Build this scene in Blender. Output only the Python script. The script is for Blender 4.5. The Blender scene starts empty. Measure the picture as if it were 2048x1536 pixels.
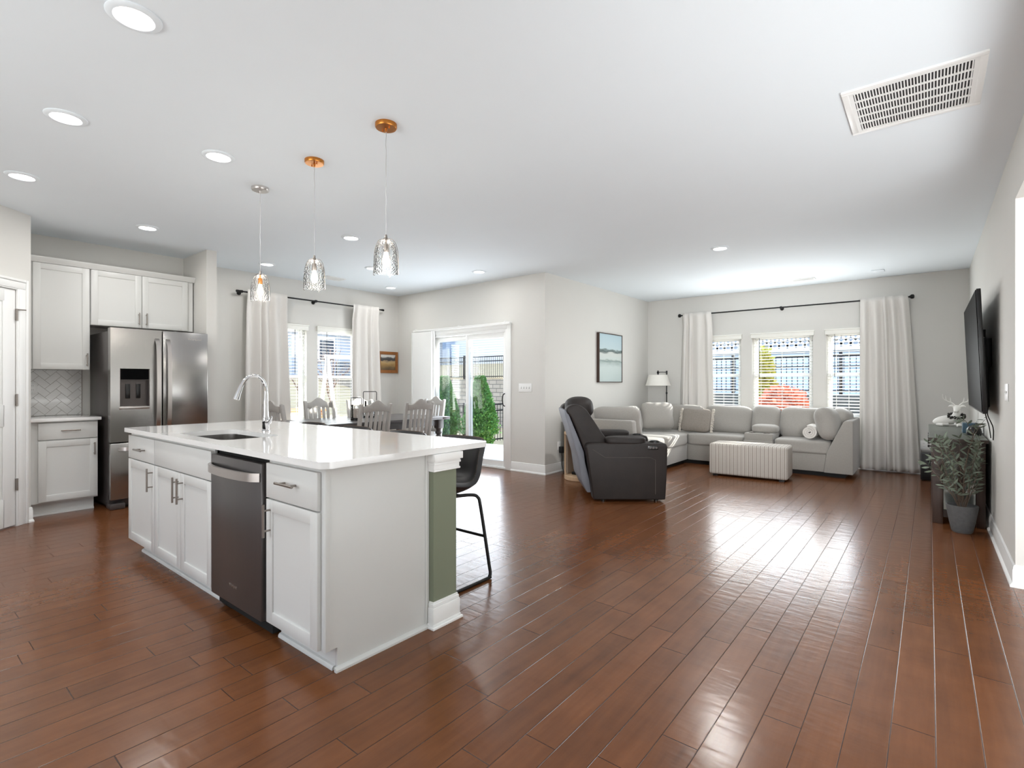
import bpy, bmesh, math, random
from mathutils import Vector, Matrix
random.seed(7)
D = bpy.data
SC = bpy.context.scene
COL = SC.collection
PI = math.pi

# ------------------------------------------------------------------ camera
F_PX, CX, CY, CAM_H = 1032.4, 1024.0, 766.0, 1.244
cam_data = D.cameras.new('camera')
cam_data.sensor_width = 36.0
cam_data.lens = 36.0 * F_PX / 2048.0
cam_data.shift_y = -(768.0 - CY) / 2048.0
cam_data.clip_start = 0.02
cam_data.clip_end = 300
cam = D.objects.new('camera', cam_data)
COL.objects.link(cam)
cam.location = (0, 0, CAM_H)
cam.rotation_euler = (math.radians(90), 0, math.atan2(834, F_PX))
SC.camera = cam

# ------------------------------------------------------------------ world, sun, daylight, fill lamps, exposure
SC.view_settings.view_transform = 'Standard'
SC.view_settings.look = 'None'
SC.view_settings.gamma = 1.0
SC.view_settings.use_curve_mapping = False
SC.view_settings.exposure = 0.0
world = D.worlds.new('sky')
SC.world = world
world.use_nodes = True
wn, wl = world.node_tree.nodes, world.node_tree.links
wn.clear()
w_out = wn.new('ShaderNodeOutputWorld')
w_bg = wn.new('ShaderNodeBackground')
w_geo = wn.new('ShaderNodeTexCoord')
w_sep = wn.new('ShaderNodeSeparateXYZ')
w_ramp = wn.new('ShaderNodeValToRGB')
w_ramp.color_ramp.elements[0].position = 0.0
w_ramp.color_ramp.elements[0].color = (0.93, 0.95, 1.0, 1)
w_ramp.color_ramp.elements[1].position = 0.6
w_ramp.color_ramp.elements[1].color = (0.42, 0.62, 0.95, 1)
wl.new(w_geo.outputs['Generated'], w_sep.inputs[0])
wl.new(w_sep.outputs['Z'], w_ramp.inputs['Fac'])
wl.new(w_ramp.outputs['Color'], w_bg.inputs['Color'])
w_bg.inputs['Strength'].default_value = 4.0
wl.new(w_bg.outputs[0], w_out.inputs[0])

sun_d = D.lights.new('sun', 'SUN')
sun_d.energy = 16.0
sun_d.angle = math.radians(0.6)
sun_d.color = (1.0, 0.95, 0.88)
sun = D.objects.new('sun', sun_d)
COL.objects.link(sun)
sun.rotation_euler = Vector((-0.62, -1.0, -0.52)).to_track_quat('-Z', 'Y').to_euler()

def area_lamp(name, loc, aim, sx, sy, watts, color=(0.93, 0.97, 1.0)):
    l = D.lights.new(name, 'AREA')
    l.shape = 'RECTANGLE'
    l.size, l.size_y = sx, sy
    l.energy = watts
    l.color = color
    o = D.objects.new(name, l)
    COL.objects.link(o)
    o.location = loc
    o.rotation_euler = Vector(aim).to_track_quat('-Z', 'Y').to_euler()
    return o
# daylight stand-ins at the living, patio and dining glass, plus added unseen fill lamps
area_lamp('fill_behind', (-1.8, -2.55, 1.40), (0.12, 0.65, 1.4), 4.0, 1.4, 118, (0.95, 0.985, 1.0))  # added fill lamp behind the camera, tilted up to brighten the ceiling
area_lamp('fill_hall', (1.45, 2.1, 0.60), (-1, 0.15, 1.5), 3.4, 0.9, 60, (0.95, 0.985, 1.0))  # added fill lamp in the unseen hall, lifts the ceiling and right side
area_lamp('daylight_living', (-1.80, 8.66, 1.30), (0, -1, 0.42), 1.9, 0.95, 46, (0.95, 0.985, 1.0))
area_lamp('daylight_patio', (-5.42, 5.66, 1.05), (0, -1, 0.10), 1.4, 1.9, 38)
area_lamp('daylight_dining', (-7.50, 4.11, 1.40), (1, 0, 0.10), 1.6, 1.4, 50)
area_lamp('fill_far_wall', (1.35, -0.9, 1.5), (-2.9, 9.8, 0.1), 1.0, 1.6, 46, (0.98, 0.99, 1.0)).data.spread = math.radians(75)  # added fill lamp aimed at the far wall; no window stands here

# ------------------------------------------------------------------ materials
def s2l(c):
    c = c / 255.0
    return c / 12.92 if c <= 0.04045 else ((c + 0.055) / 1.055) ** 2.4
def rgb(r, g, b):
    return (s2l(r), s2l(g), s2l(b), 1.0)
def mat(name, col, rough=0.5, metal=0.0, noise=0.0, nscale=8.0, bump=0.0, bscale=60.0, stretch=(1, 1, 1), spec=0.5, coat=0.0, sheen=0.0, emit=None, estr=0.0, trans=0.0, aniso=0.0):
    m = D.materials.new(name)
    m.use_nodes = True
    n, l = m.node_tree.nodes, m.node_tree.links
    b = n['Principled BSDF']
    c = rgb(*col)
    b.inputs['Base Color'].default_value = c
    b.inputs['Roughness'].default_value = rough
    b.inputs['Metallic'].default_value = metal
    b.inputs['Specular IOR Level'].default_value = spec
    b.inputs['Coat Weight'].default_value = coat
    b.inputs['Sheen Weight'].default_value = sheen
    b.inputs['Transmission Weight'].default_value = trans
    b.inputs['Anisotropic'].default_value = aniso
    if emit:
        b.inputs['Emission Color'].default_value = rgb(*emit)
        b.inputs['Emission Strength'].default_value = estr
    tc = n.new('ShaderNodeTexCoord')
    mp = n.new('ShaderNodeMapping')
    mp.inputs['Scale'].default_value = stretch
    l.new(tc.outputs['Object'], mp.inputs[0])
    nt = n.new('ShaderNodeTexNoise')
    nt.inputs['Scale'].default_value = nscale
    nt.inputs['Detail'].default_value = 6
    l.new(mp.outputs[0], nt.inputs['Vector'])
    mx = n.new('ShaderNodeMix')
    mx.data_type = 'RGBA'
    mx.inputs[6].default_value = tuple(min(1, c[i] * (1 - noise)) for i in range(3)) + (1,)
    mx.inputs[7].default_value = tuple(min(1, c[i] * (1 + noise)) for i in range(3)) + (1,)
    l.new(nt.outputs['Fac'], mx.inputs[0])
    l.new(mx.outputs[2], b.inputs['Base Color'])
    if bump > 0:
        nb = n.new('ShaderNodeTexNoise')
        nb.inputs['Scale'].default_value = bscale
        nb.inputs['Detail'].default_value = 4
        l.new(mp.outputs[0], nb.inputs['Vector'])
        bp = n.new('ShaderNodeBump')
        bp.inputs['Strength'].default_value = bump
        bp.inputs['Distance'].default_value = 0.01
        l.new(nb.outputs['Fac'], bp.inputs['Height'])
        l.new(bp.outputs[0], b.inputs['Normal'])
    return m

M = {}
M['wall'] = mat('wall_paint', (216, 214, 209), 0.75, noise=0.015, nscale=3, bump=0.02, bscale=250)
M['ceil'] = mat('ceiling_paint', (238, 245, 250), 0.85, noise=0.01, nscale=3, bump=0.02, bscale=250)
M['trim'] = mat('white_trim_paint', (240, 240, 238), 0.35, noise=0.01)
M['cab'] = mat('white_cabinet_paint', (212, 212, 209), 0.38, noise=0.01)
M['green'] = mat('sage_green_paint', (122, 128, 108), 0.6, noise=0.03, nscale=3)
M['dark_gap'] = mat('dark_recess', (12, 12, 12), 0.8)
M['quartz'] = mat('white_quartz', (230, 229, 227), 0.08, noise=0.02, nscale=25, coat=0.3)
M['steel'] = mat('brushed_stainless', (172, 170, 168), 0.24, 1.0, noise=0.05, nscale=3, bump=0.015, bscale=40, stretch=(40, 40, 0.6), aniso=0.5)
M['steel_dark'] = mat('dark_stainless', (104, 101, 101), 0.32, 0.75, noise=0.05, nscale=3, bump=0.015, bscale=40, stretch=(40, 40, 0.6), aniso=0.4)
M['steel_light'] = mat('bright_steel', (205, 200, 197), 0.3, 1.0, noise=0.02)
M['steel_side'] = mat('fridge_side_paint', (88, 82, 80), 0.35, 0.5, noise=0.05)
M['nickel'] = mat('brushed_nickel', (150, 143, 137), 0.32, 1.0, noise=0.04)
M['chrome'] = mat('chrome', (214, 214, 216), 0.06, 1.0)
M['copper'] = mat('copper_canopy', (196, 128, 62), 0.3, 1.0, noise=0.06)
M['black'] = mat('black_metal', (22, 21, 21), 0.4, 0.3, noise=0.05)
M['blackplastic'] = mat('black_plastic', (16, 16, 17), 0.3)
M['screen'] = mat('tv_screen', (9, 9, 10), 0.45, spec=0.02)
M['leather'] = mat('black_leather', (26, 25, 27), 0.36, noise=0.25, nscale=10, bump=0.04, bscale=320)
M['leather_warm'] = mat('worn_leather_stitch', (120, 100, 84), 0.5, noise=0.2)
M['recliner'] = mat('dark_brown_microfibre', (30, 22, 19), 0.6, noise=0.9, nscale=7, bump=0.10, bscale=90)
M['recliner_edge'] = mat('recliner_worn_edge', (92, 84, 80), 0.5, noise=0.25, nscale=10)
M['recliner_back'] = mat('recliner_grey_back', (120, 122, 130), 0.55, noise=0.1)
M['sofa'] = mat('grey_sofa_fabric', (150, 146, 140), 0.9, noise=0.10, nscale=60, bump=0.25, bscale=300, sheen=0.3)
M['sofa_light'] = mat('grey_cushion_fabric', (156, 152, 146), 0.9, noise=0.10, nscale=60, bump=0.25, bscale=300, sheen=0.3)
M['pillow_tex'] = mat('taupe_woven_pillow', (142, 134, 126), 0.95, noise=0.45, nscale=120, bump=0.9, bscale=160)
M['pillow_fringe'] = mat('cream_fringe', (205, 198, 188), 0.95, noise=0.15, nscale=90, bump=0.4, bscale=200)
M['throw'] = mat('white_fleece', (215, 211, 205), 0.95, noise=0.1, nscale=70, bump=0.7, bscale=120, sheen=0.4)
M['curtain'] = mat('curtain_linen', (222, 218, 213), 0.9, noise=0.03, nscale=90, bump=0.12, bscale=300)
M['blind'] = mat('white_blind_slat', (242, 241, 234), 0.5, noise=0.01)
M['oak'] = mat('light_oak', (202, 172, 140), 0.55, noise=0.18, nscale=6, stretch=(14, 14, 1.2))
M['walnut'] = mat('dark_walnut', (60, 42, 33), 0.45, noise=0.35, nscale=5, stretch=(12, 12, 1.0))
M['console_top'] = mat('grey_green_wood_top', (104, 108, 100), 0.42, noise=0.25, nscale=5, stretch=(14, 1.2, 14))
M['greywood'] = mat('grey_painted_wood', (164, 160, 155), 0.55, noise=0.14, nscale=7, stretch=(14, 14, 1.2))
M['tablewood'] = mat('charcoal_table_wood', (84, 80, 80), 0.3, noise=0.2, nscale=5, stretch=(14, 1.0, 14))
M['white_ceramic'] = mat('white_resin', (235, 233, 228), 0.45)
M['wreath'] = mat('dark_wreath_leaves', (40, 38, 36), 0.8, noise=0.4, nscale=40)
M['blue'] = mat('slate_blue_box', (60, 88, 104), 0.6, noise=0.1)
M['pot'] = mat('grey_stone_pot', (92, 92, 92), 0.85, noise=0.3, nscale=40, bump=0.4, bscale=80)
M['soil'] = mat('dark_soil', (38, 30, 25), 0.95, noise=0.4, nscale=60, bump=0.8, bscale=60)
M['leaf'] = mat('olive_leaf', (104, 114, 98), 0.6, noise=0.4, nscale=14)
M['bark'] = mat('grey_bark', (98, 84, 72), 0.85, noise=0.3, nscale=30)
M['plate'] = mat('white_plastic_plate', (238, 238, 236), 0.35)
M['outlet_dark'] = mat('outlet_slots', (60, 60, 60), 0.5)
M['lampshade'] = mat('cream_lampshade', (240, 237, 230), 0.9, noise=0.03, nscale=60)
M['candle'] = mat('cream_candle', (196, 178, 168), 0.6, noise=0.05)
M['linen_box'] = mat('taupe_drum_fabric', (188, 172, 156), 0.9, noise=0.08, nscale=60, bump=0.2, bscale=200)
M['bulb'] = mat('glowing_bulb', (255, 246, 232), 0.3, emit=(255, 244, 226), estr=14.0)
M['downlight'] = mat('downlight_lens', (255, 255, 255), 0.4, emit=(255, 251, 244), estr=9.0)
M['hole'] = mat('vent_duct', (70, 70, 72), 0.9)

def glass_mat(name, tint, refl=1.0, rough=0.0):
    m = D.materials.new(name)
    m.use_nodes = True
    n, l = m.node_tree.nodes, m.node_tree.links
    n.clear()
    o = n.new('ShaderNodeOutputMaterial')
    mixs = n.new('ShaderNodeMixShader')
    t = n.new('ShaderNodeBsdfTransparent')
    t.inputs[0].default_value = tint
    g = n.new('ShaderNodeBsdfGlossy')
    g.inputs['Roughness'].default_value = rough
    fr = n.new('ShaderNodeFresnel')
    fr.inputs['IOR'].default_value = 1.45
    mu = n.new('ShaderNodeMath')
    mu.operation = 'MULTIPLY'
    mu.inputs[1].default_value = refl
    l.new(fr.outputs[0], mu.inputs[0])
    l.new(mu.outputs[0], mixs.inputs[0])
    l.new(t.outputs[0], mixs.inputs[1])
    l.new(g.outputs[0], mixs.inputs[2])
    l.new(mixs.outputs[0], o.inputs[0])
    return m
M['pane'] = glass_mat('window_glass', (0.97, 0.985, 0.98, 1), 0.12)
M['clear'] = glass_mat('clear_glass', (0.96, 0.97, 0.97, 1), 1.0)

def seeded_glass():
    m = glass_mat('seeded_glass', (0.985, 0.985, 0.985, 1), 1.1, 0.06)
    n, l = m.node_tree.nodes, m.node_tree.links
    tc = n.new('ShaderNodeTexCoord')
    v = n.new('ShaderNodeTexVoronoi')
    v.inputs['Scale'].default_value = 95
    l.new(tc.outputs['Object'], v.inputs['Vector'])
    bp = n.new('ShaderNodeBump')
    bp.inputs['Strength'].default_value = 0.6
    bp.inputs['Distance'].default_value = 0.006
    l.new(v.outputs['Distance'], bp.inputs['Height'])
    for nd in n:
        if nd.type in ('BSDF_GLOSSY', 'FRESNEL'):
            l.new(bp.outputs[0], nd.inputs['Normal'])
    return m
M['seeded'] = seeded_glass()

def nmath(n, l, op, a, b=None):
    k = n.new('ShaderNodeMath')
    k.operation = op
    for i, v in ((0, a), (1, b)):
        if v is None:
            continue
        if isinstance(v, (int, float)):
            k.inputs[i].default_value = v
        else:
            l.new(v, k.inputs[i])
    return k.outputs[0]

def floor_mat():
    """brown hand-scraped planks running along Y"""
    m = D.materials.new('hardwood_planks')
    m.use_nodes = True
    n, l = m.node_tree.nodes, m.node_tree.links
    b = n['Principled BSDF']
    tc = n.new('ShaderNodeTexCoord')
    sp = n.new('ShaderNodeSeparateXYZ')
    l.new(tc.outputs['Object'], sp.inputs[0])
    u = nmath(n, l, 'DIVIDE', nmath(n, l, 'SUBTRACT', sp.outputs['X'], 0.018 - 20 * 0.1255), 0.1255)
    row = nmath(n, l, 'FLOOR', u)
    fu = nmath(n, l, 'FRACT', u)
    wn1 = n.new('ShaderNodeTexWhiteNoise')
    wn1.noise_dimensions = '1D'
    l.new(row, wn1.inputs['W'])
    v = nmath(n, l, 'DIVIDE', nmath(n, l, 'ADD', sp.outputs['Y'], nmath(n, l, 'MULTIPLY', wn1.outputs['Value'], 7.3)), 1.05)
    brd = nmath(n, l, 'FLOOR', v)
    fv = nmath(n, l, 'FRACT', v)
    cmb = n.new('ShaderNodeCombineXYZ')
    l.new(row, cmb.inputs[0])
    l.new(brd, cmb.inputs[1])
    wn2 = n.new('ShaderNodeTexWhiteNoise')
    wn2.noise_dimensions = '2D'
    l.new(cmb.outputs[0], wn2.inputs['Vector'])
    # seams
    du = nmath(n, l, 'MULTIPLY', nmath(n, l, 'MINIMUM', fu, nmath(n, l, 'SUBTRACT', 1.0, fu)), 0.1255)
    dv = nmath(n, l, 'MULTIPLY', nmath(n, l, 'MINIMUM', fv, nmath(n, l, 'SUBTRACT', 1.0, fv)), 1.05)
    dmin = nmath(n, l, 'MINIMUM', du, dv)
    seam = n.new('ShaderNodeMapRange')
    seam.inputs['From Min'].default_value = 0.0006
    seam.inputs['From Max'].default_value = 0.0024
    l.new(dmin, seam.inputs['Value'])
    # grain
    gv = n.new('ShaderNodeCombineXYZ')
    l.new(nmath(n, l, 'ADD', nmath(n, l, 'MULTIPLY', sp.outputs['X'], 26.0), nmath(n, l, 'MULTIPLY', wn2.outputs['Value'], 57.0)), gv.inputs[0])
    l.new(nmath(n, l, 'MULTIPLY', sp.outputs['Y'], 2.2), gv.inputs[1])
    l.new(nmath(n, l, 'MULTIPLY', wn2.outputs['Value'], 91.0), gv.inputs[2])
    g1 = n.new('ShaderNodeTexNoise')
    g1.inputs['Scale'].default_value = 1.0
    g1.inputs['Detail'].default_value = 8
    g1.inputs['Roughness'].default_value = 0.6
    l.new(gv.outputs[0], g1.inputs['Vector'])
    # blotches and knots
    g2 = n.new('ShaderNodeTexNoise')
    g2.inputs['Scale'].default_value = 5.5
    g2.inputs['Detail'].default_value = 5
    l.new(tc.outputs['Object'], g2.inputs['Vector'])
    fac = nmath(n, l, 'ADD', nmath(n, l, 'MULTIPLY', g1.outputs['Fac'], 0.45), nmath(n, l, 'ADD', nmath(n, l, 'MULTIPLY', g2.outputs['Fac'], 0.4), nmath(n, l, 'MULTIPLY', wn2.outputs['Value'], 0.14)))
    cr = n.new('ShaderNodeValToRGB')
    e = cr.color_ramp.elements
    e[0].position, e[0].color = 0.28, rgb(90, 54, 31)
    e[1].position, e[1].color = 0.80, rgb(128, 80, 48)
    k = e.new(0.50)
    k.color = rgb(108, 66, 38)
    l.new(fac, cr.inputs['Fac'])
    mx = n.new('ShaderNodeMix')
    mx.data_type = 'RGBA'
    mx.inputs[6].default_value = rgb(58, 32, 20)
    l.new(seam.outputs[0], mx.inputs[0])
    l.new(cr.outputs['Color'], mx.inputs[7])
    l.new(mx.outputs[2], b.inputs['Base Color'])
    b.inputs['Roughness'].default_value = 0.22
    b.inputs['Specular IOR Level'].default_value = 0.36
    # hand-scraped ripples across the boards, and the bevelled seams
    rv = n.new('ShaderNodeCombineXYZ')
    l.new(nmath(n, l, 'MULTIPLY', sp.outputs['X'], 7.0), rv.inputs[0])
    l.new(nmath(n, l, 'ADD', nmath(n, l, 'MULTIPLY', sp.outputs['Y'], 21.0), nmath(n, l, 'MULTIPLY', wn2.outputs['Value'], 33.0)), rv.inputs[1])
    l.new(nmath(n, l, 'MULTIPLY', wn2.outputs['Value'], 13.0), rv.inputs[2])
    r1 = n.new('ShaderNodeTexNoise')
    r1.inputs['Scale'].default_value = 1.0
    r1.inputs['Detail'].default_value = 2
    l.new(rv.outputs[0], r1.inputs['Vector'])
    hgt = nmath(n, l, 'ADD', nmath(n, l, 'MULTIPLY', r1.outputs['Fac'], 0.24), nmath(n, l, 'MULTIPLY', seam.outputs[0], 0.22))
    bp = n.new('ShaderNodeBump')
    bp.inputs['Strength'].default_value = 0.5
    bp.inputs['Distance'].default_value = 0.012
    l.new(hgt, bp.inputs['Height'])
    l.new(bp.outputs[0], b.inputs['Normal'])
    return m
M['floor'] = floor_mat()

def brick_mat(name, c1, c2, cm, bw, bh, mortar=0.01, rough=0.8, axes='xz', bump=0.4, offset=0.5):
    m = D.materials.new(name)
    m.use_nodes = True
    n, l = m.node_tree.nodes, m.node_tree.links
    b = n['Principled BSDF']
    b.inputs['Roughness'].default_value = rough
    tc = n.new('ShaderNodeTexCoord')
    sp = n.new('ShaderNodeSeparateXYZ')
    cb = n.new('ShaderNodeCombineXYZ')
    l.new(tc.outputs['Object'], sp.inputs[0])
    l.new(sp.outputs[axes[0].upper()], cb.inputs[0])
    l.new(sp.outputs[axes[1].upper()], cb.inputs[1])
    br = n.new('ShaderNodeTexBrick')
    br.offset = offset
    br.inputs['Color1'].default_value = rgb(*c1)
    br.inputs['Color2'].default_value = rgb(*c2)
    br.inputs['Mortar'].default_value = rgb(*cm)
    br.inputs['Scale'].default_value = 1.0
    br.inputs['Mortar Size'].default_value = mortar
    br.inputs['Brick Width'].default_value = bw
    br.inputs['Row Height'].default_value = bh
    l.new(cb.outputs[0], br.inputs['Vector'])
    l.new(br.outputs['Color'], b.inputs['Base Color'])
    bp = n.new('ShaderNodeBump')
    bp.invert = True
    bp.inputs['Strength'].default_value = bump
    bp.inputs['Distance'].default_value = 0.01
    l.new(br.outputs['Fac'], bp.inputs['Height'])
    l.new(bp.outputs[0], b.inputs['Normal'])
    return m

def stripe_mat():
    """cream ottoman cloth with fine brown vertical stripes (along local X)"""
    m = mat('striped_ottoman_cloth', (184, 178, 170), 0.9, noise=0.05, nscale=60, bump=0.15, bscale=250)
    n, l = m.node_tree.nodes, m.node_tree.links
    b = n['Principled BSDF']
    tc = n.new('ShaderNodeTexCoord')
    sp = n.new('ShaderNodeSeparateXYZ')
    l.new(tc.outputs['Object'], sp.inputs[0])
    geo = n.new('ShaderNodeNewGeometry')
    f = nmath(n, l, 'FRACT', nmath(n, l, 'DIVIDE', sp.outputs['X'], 0.046))
    wide = nmath(n, l, 'LESS_THAN', nmath(n, l, 'ABSOLUTE', nmath(n, l, 'SUBTRACT', f, 0.5)), 0.07)
    thin = nmath(n, l, 'LESS_THAN', nmath(n, l, 'ABSOLUTE', nmath(n, l, 'SUBTRACT', f, 0.95)), 0.04)
    ms = nmath(n, l, 'MAXIMUM', nmath(n, l, 'MULTIPLY', wide, 0.75), nmath(n, l, 'MULTIPLY', thin, 0.55))
    prev = b.inputs['Base Color'].links[0].from_socket
    mx = n.new('ShaderNodeMix')
    mx.data_type = 'RGBA'
    l.new(ms, mx.inputs[0])
    l.new(prev, mx.inputs[6])
    mx.inputs[7].default_value = rgb(92, 78, 70)
    l.new(mx.outputs[2], b.inputs['Base Color'])
    return m
M['stripe'] = stripe_mat()

# ------------------------------------------------------------------ mesh helpers
class MB:
    """collects shapes into one mesh"""
    def __init__(s):
        s.bm = bmesh.new()
        s.xf = Matrix.Identity(4)
    def _merge(s, b, xf=None):
        me = D.meshes.new('tmp')
        b.to_mesh(me)
        b.free()
        t = s.xf @ xf if xf is not None else s.xf
        me.transform(t)
        if t.determinant() < 0:
            me.flip_normals()
        s.bm.from_mesh(me)
        D.meshes.remove(me)
        return s
    def box(s, x0, x1, y0, y1, z0, z1, bev=0.0, seg=2, xf=None):
        b = bmesh.new()
        bmesh.ops.create_cube(b, size=1.0)
        sx, sy, sz = abs(x1 - x0), abs(y1 - y0), abs(z1 - z0)
        for v in b.verts:
            v.co = Vector(((x0 + x1) / 2 + v.co.x * sx, (y0 + y1) / 2 + v.co.y * sy, (z0 + z1) / 2 + v.co.z * sz))
        if bev > 0:
            bmesh.ops.bevel(b, geom=list(b.edges), offset=min(bev, 0.49 * min(sx, sy, sz)), segments=seg, profile=0.5, affect='EDGES')
        return s._merge(b, xf)
    def prism(s, pts, axis, a, c, bev=0.0, xf=None, seg=2):
        """pts: 2D outline; axis 'x': (y,z), 'y': (x,z), 'z': (x,y)"""
        def P(p, t):
            return Vector((t, p[0], p[1])) if axis == 'x' else Vector((p[0], t, p[1])) if axis == 'y' else Vector((p[0], p[1], t))
        b = bmesh.new()
        A = [b.verts.new(P(p, a)) for p in pts]
        B = [b.verts.new(P(p, c)) for p in pts]
        b.faces.new(A)
        b.faces.new(B[::-1])
        k = len(pts)
        for i in range(k):
            b.faces.new((A[i], B[i], B[(i + 1) % k], A[(i + 1) % k]))
        bmesh.ops.recalc_face_normals(b, faces=b.faces)
        if bev > 0:
            bmesh.ops.bevel(b, geom=list(b.edges), offset=bev, segments=seg, profile=0.5, affect='EDGES')
        return s._merge(b, xf)
    def tube(s, pts, r, seg=10, cap=True, closed=False, xf=None):
        pts = [Vector(p) for p in pts]
        k = len(pts)
        rs = r if isinstance(r, (list, tuple)) else [r] * k
        b = bmesh.new()
        rings = []
        up = None
        for i, p in enumerate(pts):
            if closed:
                t = (pts[(i + 1) % k] - pts[i - 1]).normalized()
            else:
                t = (pts[min(i + 1, k - 1)] - pts[max(i - 1, 0)]).normalized()
            if up is None:
                up = Vector((0, 0, 1)) if abs(t.z) < 0.9 else Vector((1, 0, 0))
            a = t.cross(up)
            if a.length < 1e-6:
                a = t.orthogonal()
            a.normalize()
            c = a.cross(t).normalized()
            up = c
            rings.append([b.verts.new(p + (a * math.cos(q) + c * math.sin(q)) * rs[i]) for q in (2 * PI * j / seg for j in range(seg))])
        for i in range(k if closed else k - 1):
            A, B = rings[i], rings[(i + 1) % k]
            for j in range(seg):
                b.faces.new((A[j], A[(j + 1) % seg], B[(j + 1) % seg], B[j]))
        if cap and not closed:
            b.faces.new(rings[0][::-1])
            b.faces.new(rings[-1])
        bmesh.ops.recalc_face_normals(b, faces=b.faces)
        return s._merge(b, xf)
    def cyl(s, p0, p1, r, seg=20, r2=None):
        return s.tube([p0, p1], [r, r if r2 is None else r2], seg)
    def lathe(s, prof, c=(0, 0, 0), seg=32, closed=False, xf=None):
        """prof: list of (radius, z) revolved about the vertical through c"""
        b = bmesh.new()
        rings = []
        for (r, z) in prof:
            if r < 1e-6:
                rings.append([b.verts.new((c[0], c[1], c[2] + z))])
            else:
                rings.append([b.verts.new((c[0] + r * math.cos(2 * PI * j / seg), c[1] + r * math.sin(2 * PI * j / seg), c[2] + z)) for j in range(seg)])
        n = len(rings)
        for i in range(n if closed else n - 1):
            A, B = rings[i], rings[(i + 1) % n]
            for j in range(seg):
                q = []
                for v in (A[j % len(A)], A[(j + 1) % len(A)], B[(j + 1) % len(B)], B[j % len(B)]):
                    if v not in q:
                        q.append(v)
                if len(q) > 2:
                    b.faces.new(q)
        bmesh.ops.recalc_face_normals(b, faces=b.faces)
        return s._merge(b, xf)
    def grid(s, fn, nu, nv, xf=None, wrap=False):
        b = bmesh.new()
        V = [[b.verts.new(fn(i / nu, j / nv)) for j in range(nv + 1)] for i in range(nu + 1)]
        for i in range(nu):
            for j in range(nv):
                b.faces.new((V[i][j], V[i + 1][j], V[i + 1][j + 1], V[i][j + 1]))
        if wrap:
            bmesh.ops.remove_doubles(b, verts=b.verts, dist=1e-5)
            bmesh.ops.recalc_face_normals(b, faces=b.faces)
        return s._merge(b, xf)
    def cushion(s, cx, cy, cz, sx, sy, sz, n=5.0, cuts=12, pinch=0.0, thin='z', lump=0.0, xf=None, seed=0):
        """soft rounded block; pinch > 0 draws the corners of a pillow in along its thin axis"""
        b = bmesh.new()
        bmesh.ops.create_cube(b, size=2.0)
        bmesh.ops.subdivide_edges(b, edges=b.edges[:], cuts=cuts, use_grid_fill=True)
        rnd = random.Random(seed)
        ph = [rnd.uniform(0, 6.28) for _ in range(6)]
        ti = 'xyz'.index(thin)
        oa = [i for i in range(3) if i != ti]
        for v in b.verts:
            p = v.co.copy()
            m = (abs(p.x) ** n + abs(p.y) ** n + abs(p.z) ** n) ** (1.0 / n)
            q = p / m
            if pinch > 0:
                u, w = q[oa[0]], q[oa[1]]
                e = (1 - abs(u) ** 3.0) * (1 - abs(w) ** 3.0)
                q[ti] *= (1 - pinch) + pinch * max(0, e) ** 0.5
                k = 1 - 0.10 * pinch * (1 - abs(u)) * (abs(w) ** 2) - 0.10 * pinch * (1 - abs(w)) * (abs(u) ** 2)
                q[oa[0]] *= k
                q[oa[1]] *= k
            if lump > 0:
                q += q * lump * (math.sin(3.1 * q.x + ph[0]) * math.sin(2.7 * q.y + ph[1]) + 0.6 * math.sin(5.3 * q.z + ph[2] + 2 * q.x))
            v.co = Vector((cx + q.x * sx, cy + q.y * sy, cz + q.z * sz))
        return s._merge(b, xf)

def smooth(me, ang=38):
    me.polygons.foreach_set('use_smooth', [True] * len(me.polygons))
    me.set_sharp_from_angle(angle=math.radians(ang))
    me.update()

MW = {}
def link(o, parent, world):
    COL.objects.link(o)
    if parent is not None:
        o.parent = parent
        if world:
            o.matrix_parent_inverse = MW[parent.name].inverted()
            MW[o.name] = Matrix.Identity(4)
        else:
            MW[o.name] = MW[parent.name].copy()
    else:
        MW[o.name] = Matrix.Identity(4)
    return o
def obj(name, mb, m, parent=None, world=True, ang=38, label=None):
    me = D.meshes.new(name)
    mb.bm.to_mesh(me)
    mb.bm.free()
    smooth(me, ang)
    ms = m if isinstance(m, (list, tuple)) else [m]
    for k in ms:
        me.materials.append(M[k] if isinstance(k, str) else k)
    o = link(D.objects.new(name, me), parent, world)
    if label:
        o['label'] = label
    return o
def tag(o, label, cat, group=None, kind=None):
    o['label'] = label
    o['category'] = cat
    if group:
        o['group'] = group
    if kind:
        o['kind'] = kind
    return o
def thing(name, label, cat, loc=(0, 0, 0), rz=0.0, group=None):
    o = D.objects.new(name, None)
    COL.objects.link(o)
    o.empty_display_size = 0.1
    o.location = loc
    o.rotation_euler = (0, 0, rz)
    MW[o.name] = Matrix.Translation(loc) @ Matrix.Rotation(rz, 4, 'Z')
    return tag(o, label, cat, group)
def structure(name, mb, m, parent=None, ang=38):
    o = obj(name, mb, m, parent, True, ang)
    if parent is None:
        o['kind'] = 'structure'
    return o
def dup(root, loc, rz=0.0, label=None, group=None):
    def cp(o, parent):
        c = o.copy()
        COL.objects.link(c)
        if parent is not None:
            c.parent = parent
        for ch in o.children:
            cp(ch, c)
        return c
    r = cp(root, None)
    r.location = loc
    r.rotation_euler = (0, 0, rz)
    if label:
        r['label'] = label
    if group:
        r['group'] = group
    return r
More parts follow.
